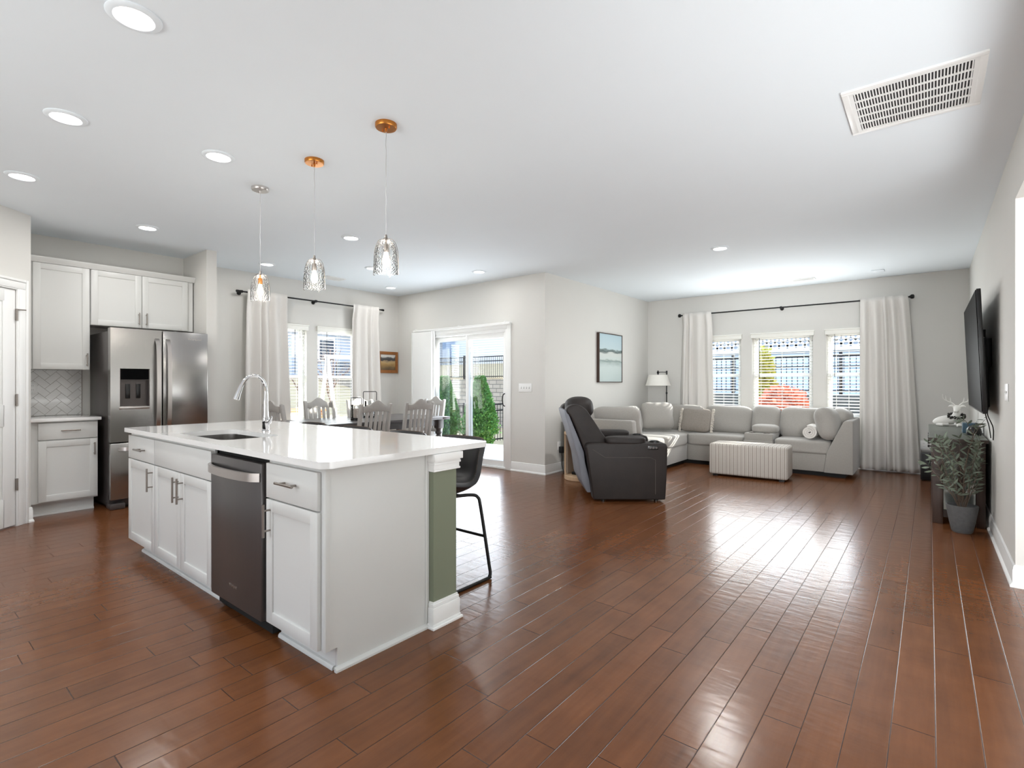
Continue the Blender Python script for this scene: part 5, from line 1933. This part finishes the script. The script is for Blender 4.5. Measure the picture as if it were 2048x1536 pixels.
def make_chair():
    t = thing('dining_chair', 'x', 'chair', (0, 0, 0), 0, 'grey slat-back chairs around the dining table')
    def O(n, b, ang=35):
        return obj(n, b, 'greywood', t, False, ang)
    b = MB()
    b.prism([(-0.205, -0.21), (0.205, -0.21), (0.225, 0.20), (0.20, 0.225), (-0.20, 0.225), (-0.225, 0.20)], 'z', 0.435, 0.462, 0.006)
    O('seat', b)
    for s in (-1, 1):
        b = MB()
        b.prism([(0.0, -0.02), (0.0, 0.0), (0.0, 0.02)], 'x', 0, 0.001) if False else None
        prof = [(-0.235, 0.0), (-0.205, 0.0), (-0.175, 0.46), (-0.255, 0.985), (-0.285, 1.0), (-0.300, 0.99), (-0.215, 0.46)]
        b.prism(prof, 'x', s * 0.205 - 0.019, s * 0.205 + 0.019, 0.004)
        O('back_post', b)
        b = MB()
        b.tube([(s * 0.195, 0.19, 0.437), (s * 0.195, 0.19, 0.37), (s * 0.2, 0.195, 0.0)], [0.024, 0.024, 0.016], 12)
        O('leg', b)
        b = MB()
        b.box(s * 0.20 - 0.010, s * 0.20 + 0.010, -0.19, 0.19, 0.20, 0.225, 0.003)
        O('stretcher', b)
    def by(z):
        return -0.195 - (z - 0.46) * 0.153
    top = [(-0.186, 0.985)]
    for i in range(17):
        u = -1 + 2 * i / 16
        top.append((0.186 * u, 0.972 + 0.068 * (0.5 + 0.5 * math.cos(PI * u)) ** 1.3 - 0.012 * math.sin(PI * abs(u)) ** 2))
    outline = [(-0.186, 0.895)] + top[1:] + [(0.186, 0.895)] + [(0.186 * u, 0.895 + 0.012 * (1 - u * u)) for u in (0.5, 0, -0.5)]
    sh = Matrix(((1, 0, 0, 0), (0, 1, -0.153, -0.195 + 0.46 * 0.153), (0, 0, 1, 0), (0, 0, 0, 1)))
    b = MB()
    b.prism(outline, 'y', -0.036, -0.010, 0.003, xf=sh)
    O('crest_rail', b)
    b = MB()
    b.box(-0.186, 0.186, -0.034, -0.012, 0.50, 0.55, 0.003, xf=sh)
    O('lower_rail', b)
    for i in range(5):
        x = -0.128 + 0.064 * i
        b = MB()
        b.box(x - 0.021, x + 0.021, -0.030, -0.016, 0.54, 0.905, 0.003, xf=sh)
        O('back_slat', b)
    b = MB()
    b.box(-0.185, 0.185, 0.175, 0.197, 0.385, 0.437, 0.003)
    b.box(-0.19, 0.19, -0.205, -0.183, 0.385, 0.437, 0.003)
    b.box(-0.20, 0.20, -0.01, 0.012, 0.20, 0.225, 0.003)
    O('apron', b)
    return t
ch0 = make_chair()
first = True
for (x, y, rz, lab) in [
    (-5.395, 3.76, 90, 'grey slat-back dining chair on the island side of the table, nearer the candle lanterns'),
    (-5.39, 4.445, 87, 'grey slat-back dining chair on the island side of the table, nearer the glass door'),
    (-6.36, 3.91, -93, 'grey slat-back dining chair in front of the gap between the two dining windows'),
    (-6.36, 4.585, -90, 'grey slat-back dining chair mostly hidden behind the candle lanterns'),
    (-5.955, 5.195, 180, 'grey slat-back dining chair at the table head against the glass door'),
    (-6.02, 3.245, 0, 'grey slat-back dining chair at the table end, partly hidden by the gooseneck faucet')]:
    if first:
        ch0.location = (x, y, 0)
        ch0.rotation_euler = (0, 0, math.radians(rz))
        ch0['label'] = lab
        first = False
    else:
        dup(ch0, (x, y, 0), math.radians(rz), lab)
def lantern(c, w, h, gh, gr, label):
    t = thing('candle_lantern', label, 'lantern', (c[0], c[1], TZ), 0, 'candle lanterns on the dining table')
    a = Vector((0.778, 0.628, 0))
    b = MB()
    b.lathe([(0.0, 0.0), (w * 0.52, 0.0), (w * 0.52, 0.028), (gr + 0.004, 0.032), (0.0, 0.032)], (c[0], c[1], TZ), 28)
    obj('base', b, 'black', t)
    b = MB()
    p = Vector((c[0], c[1], TZ))
    r = 0.014
    pts = [p - a * w / 2 + Vector((0, 0, 0.02)), p - a * w / 2 + Vector((0, 0, h - r)), p - a * (w / 2 - r * 0.3) + Vector((0, 0, h - r * 0.3)), p - a * (w / 2 - r) + Vector((0, 0, h)), p + a * (w / 2 - r) + Vector((0, 0, h)), p + a * (w / 2 - r * 0.3) + Vector((0, 0, h - r * 0.3)), p + a * w / 2 + Vector((0, 0, h - r)), p + a * w / 2 + Vector((0, 0, 0.02))]
    b.tube(pts, 0.0052, 8)
    obj('handle_frame', b, 'black', t)
    b = MB()
    b.lathe([(gr, 0.03), (gr, 0.03 + gh), (gr - 0.003, 0.03 + gh), (gr - 0.003, 0.03)], (c[0], c[1], TZ), 32, True)
    obj('glass_cylinder', b, 'clear', t)
    b = MB()
    b.lathe([(0.0, 0.0), (gr * 0.72, 0.0), (gr * 0.72, gh * 0.68), (gr * 0.66, gh * 0.70), (0.0, gh * 0.69)], (c[0], c[1], TZ + 0.032), 24)
    obj('candle', b, 'candle', t)
lantern((-5.72, 3.90), 0.138, 0.29, 0.17, 0.060, 'smaller black-framed candle lantern on the dining table, nearer the island')
lantern((-6.03, 4.33), 0.185, 0.36, 0.20, 0.072, 'taller black-framed candle lantern on the dining table, nearer the windows')

# ------------------------------------------------------------------ counter stools
def make_stool():
    t = thing('counter_stool', 'x', 'stool', (0, 0, 0), 0, 'black leather stools along the island')
    prof = smoothpath([(-0.205, 0.565, 0), (-0.19, 0.592, 0), (-0.10, 0.582, 0), (0.03, 0.566, 0), (0.12, 0.585, 0), (0.175, 0.645, 0), (0.205, 0.73, 0), (0.236, 0.828, 0), (0.257, 0.888, 0)], 5)
    N = len(prof) - 1
    def fn(s, v, off=0.0):
        u = 2 * s - 1
        x_ = v * N
        i = min(int(x_), N - 1)
        p = prof[i].lerp(prof[i + 1], x_ - i)
        t_ = (prof[min(i + 1, N)] - prof[max(i - 1, 0)]).normalized()
        nrm = Vector((-t_.y, t_.x, 0))
        lift = 0.075 * abs(u) ** 2.4 * (1 - 0.35 * v) * (0.35 + 0.65 * min(1, v / 0.25))
        w = 0.222 - 0.02 * v
        w *= 0.93 + 0.07 * math.sin(PI * min(1, v * 1.3))
        y = p.x + nrm.x * (lift + off)
        z = p.y + nrm.y * (lift + off)
        if v > 0.9:
            z -= 0.022 * abs(u) ** 3 * (v - 0.9) / 0.1
        return Vector((u * w, y, z))
    b = MB()
    b.grid(fn, 22, 32)
    o = obj('seat_shell', b, 'leather', t, False, 180)
    sol = o.modifiers.new('padding', 'SOLIDIFY')
    sol.thickness = 0.030
    sol.offset = -1.0
    bv = o.modifiers.new('edge', 'BEVEL')
    bv.width = 0.008
    bv.segments = 3
    bv.limit_method = 'ANGLE'
    bv.angle_limit = math.radians(50)
    e = []
    for k in range(31):
        e.append(fn(0.015, k / 30 * 0.99))
    for k in range(1, 20):
        e.append(fn(0.015 + 0.97 * k / 20, 0.99))
    for k in range(30, -1, -1):
        e.append(fn(0.985, k / 30 * 0.99))
    b = MB()
    for p, q in zip(e, e[1:]):
        L = (q - p).length
        n = max(1, int(L / 0.009))
        for k in range(n):
            c = p.lerp(q, k / n)
            d_ = (q - p).normalized()
            b.tube([c + Vector((0, 0, 0.0015)), c + d_ * 0.0048 + Vector((0, 0, 0.0015))], 0.0026, 4)
    obj('stitching', b, 'leather_warm', t, False)
    b = MB()
    for s in (-1, 1):
        pts = [(s * 0.12, 0.02, 0.535), (s * 0.165, 0.115, 0.535), (s * 0.192, 0.152, 0.518), (s * 0.206, 0.165, 0.45), (s * 0.248, 0.196, 0.10), (s * 0.256, 0.200, 0.040), (s * 0.256, 0.192, 0.018), (s * 0.256, 0.170, 0.0105), (s * 0.256, -0.17, 0.0105), (s * 0.256, -0.192, 0.018), (s * 0.256, -0.200, 0.040), (s * 0.248, -0.196, 0.10), (s * 0.206, -0.165, 0.45), (s * 0.192, -0.152, 0.518), (s * 0.165, -0.115, 0.535), (s * 0.12, -0.02, 0.535)]
        bb_ = MB()
        bb_.tube(smoothpath(pts, 5), 0.0105, 10)
        obj('leg', bb_, 'black', t, False)
    for y, z in ((0.181, 0.27), (-0.181, 0.27)):
        xx = 0.248 - 0.05 * (z - 0.10) / 0.40
        bb_ = MB()
        bb_.cyl((-xx, y, z), (xx, y, z), 0.009, 10)
        obj('footrest', bb_, 'black', t, False)
    b.bm.free()
    b = MB()
    b.box(-0.13, 0.13, -0.06, 0.06, 0.528, 0.545, 0.004)
    obj('mounting_plate', b, 'black', t, False)
    return t
s0 = make_stool()
for i, (x, y, rz, lab) in enumerate([
    (-2.425, 2.265, 0, 'black leather counter stool standing beyond the green post, its leg and seat in view'),
    (-3.00, 2.27, 1, 'black leather stool showing its back rim over the worktop, next to the green-post stool'),
    (-3.64, 2.27, -1, 'black leather stool showing only its back rim, third from the green post'),
    (-4.29, 2.27, 0, 'black leather stool showing only its back rim, nearest the faucet')]):
    if i == 0:
        s0.location = (x, y, 0)
        s0['label'] = lab
    else:
        dup(s0, (x, y, 0), math.radians(rz), lab)

# ------------------------------------------------------------------ outdoors
M['dirt'] = mat('straw_dirt', (186, 158, 118), 0.95, noise=0.25, nscale=2.5, bump=0.4, bscale=20)
M['concrete'] = mat('pale_concrete', (206, 208, 208), 0.85, noise=0.05, nscale=3)
M['block'] = brick_mat('retaining_blocks', (170, 158, 142), (150, 139, 125), (104, 98, 90), 0.40, 0.17, 0.014)
M['siding_white'] = brick_mat('white_lap_siding', (222, 223, 224), (226, 227, 228), (172, 174, 178), 40.0, 0.17, 0.012, 0.6, 'xz', 0.6)
M['siding_blue'] = brick_mat('blue_grey_lap_siding', (186, 200, 218), (190, 204, 222), (132, 146, 164), 40.0, 0.17, 0.012, 0.6, 'xz', 0.6)
M['siding_grey'] = brick_mat('grey_lap_siding', (168, 174, 184), (172, 178, 188), (118, 124, 134), 40.0, 0.17, 0.012, 0.6, 'yz', 0.6)
M['roof'] = mat('grey_shingles', (104, 102, 104), 0.95, noise=0.3, nscale=12)
M['conifer'] = mat('conifer_green', (78, 124, 58), 0.8, noise=0.5, nscale=4)
M['yellowleaf'] = mat('yellow_green_foliage', (164, 160, 72), 0.8, noise=0.4, nscale=6)
M['redleaf'] = mat('orange_red_foliage', (204, 126, 100), 0.8, noise=0.35, nscale=6)
M['darkstone'] = mat('dark_grey_stone', (82, 84, 82), 0.95, noise=0.3, nscale=5)
M['twig'] = mat('bare_twigs', (120, 100, 90), 0.9, noise=0.3, nscale=5)
M['whitewood'] = mat('white_painted_wood', (236, 234, 230), 0.6)
M['cedar'] = mat('cedar_wood', (176, 116, 70), 0.7, noise=0.3, nscale=6)
M['dark_pane'] = mat('dark_house_window', (60, 68, 80), 0.15)

def ground_h(x, y):
    h = -0.16
    if y > 16.6 and x < -6:
        return 1.40 + min(1.1, 0.13 * (y - 16.6))
    if x < -4.2 and y > 8.3:
        h = -0.16 - 0.46 * min(1, (y - 8.3) / 1.8)
    if x < -15:
        h += min(2.2, (-x - 15) * 0.17)
    return h
b = MB()
b.grid(lambda s, t: Vector((-46 + 66 * s, -26 + 76 * t, ground_h(-46 + 66 * s, -26 + 76 * t))), 132, 152)
structure('ground', b, 'dirt', ang=180)
b = MB()
b.box(-9.4, -4.19, 5.86, 8.25, -0.16, -0.05)
structure('path_patio_slab', b, 'concrete')

def foliage(b, inside, n, size, rnd, flat=0.0):
    """n small leafy sprays scattered through a crown; inside(rnd) -> (point, outward)"""
    bb = bmesh.new()
    for _ in range(n):
        p, o = inside(rnd)
        d = (o + Vector((rnd.uniform(-.7, .7), rnd.uniform(-.7, .7), rnd.uniform(-.5, .9)))).normalized()
        s_ = d.cross(Vector((rnd.uniform(-1, 1), rnd.uniform(-1, 1), rnd.uniform(-1, 1)))).normalized()
        L = size * rnd.uniform(0.6, 1.3)
        w = L * 0.38
        v = [bb.verts.new(p), bb.verts.new(p + d * L * 0.5 + s_ * w), bb.verts.new(p + d * L), bb.verts.new(p + d * L * 0.5 - s_ * w)]
        bb.faces.new(v)
    b._merge(bb)
def conifer(x, y, z0, h, r, label, seed):
    t = thing('conifer_shrub', label, 'evergreen shrub', (x, y, z0), 0, 'clipped evergreens by the patio')
    rnd = random.Random(seed)
    def ins(q):
        u = q.random() ** 0.8
        rr = r * (math.sin(PI * min(1, 0.16 + u * 0.5)) if u < 0.2 else 1.0 - 0.82 * ((u - 0.2) / 0.8) ** 1.25) * (0.8 + 0.2 * math.sin(9 * u + 5 * q.random()))
        a = q.uniform(0, 2 * PI)
        k = 0.72 + 0.28 * q.random()
        return Vector((x + rr * k * math.cos(a), y + rr * k * math.sin(a), z0 + 0.08 + u * h * 0.96)), Vector((math.cos(a), math.sin(a), 0.5))
    b = MB()
    foliage(b, ins, 12000, 0.062, rnd)
    prof = [(0.0, 0.12), (r * 0.35, 0.14), (r * 0.46, h * 0.2), (r * 0.3, h * 0.55), (r * 0.08, h * 0.8), (0.0, h * 0.88)]
    b.lathe(prof, (x, y, z0), 16)
    obj('foliage', b, 'conifer', t, ang=180)
    b = MB()
    b.cyl((x, y, z0 - 0.02), (x, y, z0 + 0.25), 0.04, 8)
    obj('trunk', b, 'bark', t)
conifer(-8.62, 9.42, -0.44, 1.82, 0.52, 'tall pointed green evergreen seen through the open side of the patio door', 1)
conifer(-9.62, 9.18, -0.42, 1.80, 0.46, 'tall green evergreen seen through the patio door pane next to the stacked blind', 2)

def metal_fence(name, label, p, q, z0, h, rails, pitch, post_every, group=None):
    t = thing(name, label, 'fence', ((p[0] + q[0]) / 2, (p[1] + q[1]) / 2, z0), 0, group)
    p, q = Vector((p[0], p[1], z0)), Vector((q[0], q[1], z0))
    d = (q - p).normalized()
    L = (q - p).length
    b = MB()
    n = int(L / pitch)
    for i in range(n):
        c = p + d * (i * pitch + pitch / 2)
        b.box(c.x - 0.0075, c.x + 0.0075, c.y - 0.0075, c.y + 0.0075, z0 + 0.06, z0 + h - 0.01)
    for z in rails:
        if abs(d.x) > abs(d.y):
            b.box(min(p.x, q.x), max(p.x, q.x), p.y - 0.016, p.y + 0.016, z0 + z - 0.02, z0 + z + 0.02)
        else:
            b.box(p.x - 0.016, p.x + 0.016, min(p.y, q.y), max(p.y, q.y), z0 + z - 0.02, z0 + z + 0.02)
    obj('picket_panel', b, 'black', t)
    k = 0.0
    while k <= L + 0.01:
        c = p + d * k
        b = MB()
        b.box(c.x - 0.035, c.x + 0.035, c.y - 0.035, c.y + 0.035, z0, z0 + h + 0.05, 0.004)
        obj('post', b, 'black', t)
        k += post_every
    return t
b = MB()
b.box(-30, -7.0, 16.3, 16.6, -0.8, 1.40)
structure('wall_retaining_blocks', b, 'block')
metal_fence('metal_fence', 'black metal fence on top of the block retaining wall outside the patio door', (-26, 16.45), (-8, 16.45), 1.402, 1.0, (0.12, 0.78, 0.97), 0.105, 2.5)
metal_fence('metal_fence', 'lower black metal fence beside the green evergreens outside the patio door', (-10.6, 8.3), (-10.6, 16.1), -0.64, 1.25, (0.12, 1.02, 1.22), 0.13, 2.6)
def house(name, label, x0, x1, y0, y1, z0, ze, ridge, m, axis, wins, rise):
    t = thing(name, label, 'house', ((x0 + x1) / 2, (y0 + y1) / 2, z0))
    b = MB()
    b.box(x0, x1, y0, y1, z0, ze)
    obj('wall', b, m, t)
    b = MB()
    o = 0.45
    if axis == 'x':
        ym = (y0 + y1) / 2
        b.prism([(y0 - o, ze - 0.05), (y1 + o, ze - 0.05), (ym, ze + rise)], 'x', x0 - o, x1 + o)
    else:
        xm = (x0 + x1) / 2
        b.prism([(x0 - o, ze - 0.05), (x1 + o, ze - 0.05), (xm, ze + rise)], 'y', y0 - o, y1 + o)
    obj('roof', b, 'roof', t)
    b = MB()
    b.box(x0 - o - 0.03, x1 + o + 0.03, y0 - o - 0.03, y1 + o + 0.03, ze - 0.22, ze - 0.04)
    obj('eave', b, 'whitewood', t)
    for (side, u, z, w, h) in wins:
        b = MB()
        g = MB()
        if side == 'y0':
            b.box(u - w / 2 - 0.1, u + w / 2 + 0.1, y0 - 0.06, y0, z - 0.1, z + h + 0.1)
            g.box(u - w / 2, u + w / 2, y0 - 0.075, y0 - 0.055, z, z + h)
        else:
            b.box(x1, x1 + 0.06, u - w / 2 - 0.1, u + w / 2 + 0.1, z - 0.1, z + h + 0.1)
            g.box(x1 + 0.055, x1 + 0.075, u - w / 2, u + w / 2, z, z + h)
        f_ = obj('window_frame', b, 'whitewood', t)
        obj('window_pane', g, 'dark_pane', f_)
    return t
house('neighbor_house', 'white-sided house on the slope seen through the patio door', -27.2, -9.0, 27.0, 36.0, 2.2, 8.5, 0, 'siding_white', 'x', [], 3.0)
house('neighbor_house', 'blue-grey house edge beside the white house, seen through the patio door', -44.0, -28.6, 30.0, 42.0, 2.2, 8.5, 0, 'siding_blue', 'x', [], 3.0)
house('neighbor_house', 'grey house with white-framed windows seen through the dining windows', -40.0, -27.5, 14.6, 26.0, 1.6, 4.55, 0, 'siding_grey', 'y', [('x1', 15.6, 2.6, 0.9, 1.2), ('x1', 16.7, 2.6, 0.9, 1.2), ('x1', 19.2, 2.6, 0.9, 1.2)], 3.2)

# bank behind the living room windows: dark stone wall, black fence, house with white lattice
b = MB()
b.box(-6.6, 9.0, 14.0, 14.4, -0.3, 0.95)
structure('wall_retaining_stone', b, 'darkstone')
metal_fence('metal_fence', 'black metal fence above the dark stone wall outside the living room windows', (-6.4, 14.2), (6.0, 14.2), 0.952, 0.98, (0.10, 0.68, 0.93), 0.12, 2.4)
lh = house('neighbor_house', 'pale blue house with a white lattice band outside the living room windows', -7.4, 8.0, 19.0, 26.0, 0.0, 3.9, 0, 'siding_blue', 'x', [], 1.2)
b = MB()
z0, z1 = 2.35, 2.85
n = 0
x = -7.0
while x < 4.0:
    for s in (-1, 1):
        c = Matrix.Translation((x, 18.93, (z0 + z1) / 2)) @ Matrix.Rotation(s * PI / 4, 4, 'Y')
        b.box(-0.035, 0.035, -0.012, 0.012, -0.35, 0.35, xf=c)
    x += 0.25
b.box(-7.2, 4.2, 18.88, 18.96, z1 - 0.03, z1 + 0.08)
b.box(-7.2, 4.2, 18.88, 18.96, z0 - 0.08, z0 + 0.03)
obj('lattice_band', b, 'whitewood', lh)
def shrub(name, label, c, rx, ry, rz, m, n, size, seed, cat='shrub'):
    rnd = random.Random(seed)
    def ins(q):
        d = Vector((q.gauss(0, 1), q.gauss(0, 1), q.gauss(0, 1))).normalized()
        k = 0.7 + 0.3 * q.random()
        return Vector((c[0] + d.x * rx * k, c[1] + d.y * ry * k, c[2] + d.z * rz * k)), d
    t = thing(name, label, cat, (c[0], c[1], c[2] - rz))
    b = MB()
    foliage(b, ins, n, size, rnd)
    b.cushion(c[0], c[1], c[2], rx * 0.72, ry * 0.72, rz * 0.72, 2.0, 8)
    obj('foliage', b, m, t, ang=180)
    b = MB()
    b.cyl((c[0], c[1], -0.17), (c[0], c[1], c[2]), 0.03, 8)
    obj('stem', b, 'bark', t)
shrub('red_shrub', 'rounded orange-red shrub outside the middle living room window', (-2.30, 11.6, 0.66), 0.50, 0.45, 0.50, 'redleaf', 2600, 0.085, 4)
shrub('yellow_shrub', 'upright yellow-green shrub outside the middle living room window', (-2.82, 12.2, 1.0), 0.24, 0.24, 1.05, 'yellowleaf', 2200, 0.09, 6)

# back garden seen from the dining windows
sw = thing('swing_set', 'white wooden A-frame swing set outside the dining window', 'swing set', (-12.7, 8.6, 0))
def pole(b, p, q, r=0.045):
    b.tube([p, q], r, 8)
P0, P1 = Vector((-12.7, 7.75, 1.96)), Vector((-12.1, 10.1, 1.96))
b = MB()
pole(b, P0 - (P1 - P0) * 0.03, P1, 0.055)
obj('beam', b, 'whitewood', sw)
for P in (P0, P1):
    for off in (Vector((0.85, -0.22, 0)), Vector((-0.85, 0.22, 0))):
        b = MB()
        q = P + off
        q.z = ground_h(q.x, q.y) - 0.02
        pole(b, P, q, 0.05)
        obj('leg', b, 'whitewood', sw)
for k in (0.35, 0.65):
    c = P0.lerp(P1, k)
    d = (P1 - P0).normalized() * 0.2
    b = MB()
    b.tube([c - d, c - d + Vector((0, 0, -1.5))], 0.01, 6)
    b.tube([c + d, c + d + Vector((0, 0, -1.5))], 0.01, 6)
    s_ = obj('chain', b, 'black', sw)
    b = MB()
    b.box(c.x - 0.1, c.x + 0.1, c.y - 0.24, c.y + 0.24, 0.44, 0.47)
    obj('swing_seat', b, 'black', s_)
pt = thing('picnic_table', 'brown wooden table standing outside the dining window nearest the refrigerator', 'table', (-11.5, 6.2, -0.16))
b = MB()
for i in range(5):
    b.box(-12.1 + 0.18 * i, -11.93 + 0.18 * i, 5.7, 6.85, 0.58, 0.62)
obj('table_top', b, 'cedar', pt)
for x, y in ((-12.0, 5.8), (-11.3, 5.8), (-12.0, 6.75), (-11.3, 6.75)):
    b = MB()
    b.box(x - 0.035, x + 0.035, y - 0.035, y + 0.035, -0.17, 0.59)
    obj('leg', b, 'cedar', pt)
def bare_tree(x, y, h, seed, label):
    t = thing('bare_tree', label, 'tree', (x, y, ground_h(x, y)), 0, 'leafless trees behind the house')
    rnd = random.Random(seed)
    b, tw = MB(), MB()
    z0 = ground_h(x, y) - 0.05
    def grow(mb, p, d, L, r, lev):
        q = p + d * L
        m_ = p.lerp(q, 0.5) + Vector((rnd.uniform(-1, 1), rnd.uniform(-1, 1), 0)) * L * 0.06
        (b if lev == 0 else tw).tube([p, m_, q], [r, r * 0.85, r * 0.68], 6 if lev < 2 else 4)
        if lev >= 5:
            return
        for _ in range(3 if lev < 4 else 2):
            dd = (d + Vector((rnd.uniform(-1, 1), rnd.uniform(-1, 1), rnd.uniform(-0.15, 0.7))) * 0.75).normalized()
            grow(mb, p + (q - p) * rnd.uniform(0.65, 1.0), dd, L * rnd.uniform(0.62, 0.82), r * 0.6, lev + 1)
    grow(b, Vector((x, y, z0)), Vector((rnd.uniform(-0.1, 0.1), rnd.uniform(-0.1, 0.1), 1)).normalized(), h * 0.3, h * 0.014, 0)
    obj('trunk', b, 'twig', t)
    obj('twigs', tw, 'twig', t, ang=180)
for i, (x, y, h, lab) in enumerate([
    (-15.5, 9.6, 3.6, 'leafless tree behind the white swing set'),
    (-17.5, 12.0, 4.2, 'leafless tree right behind the white swing frame, before the grey house'),
    (-20.0, 10.9, 3.4, 'low leafless tree outside the dining window nearest the refrigerator')]):
    bare_tree(x, y, h, 20 + i, lab)
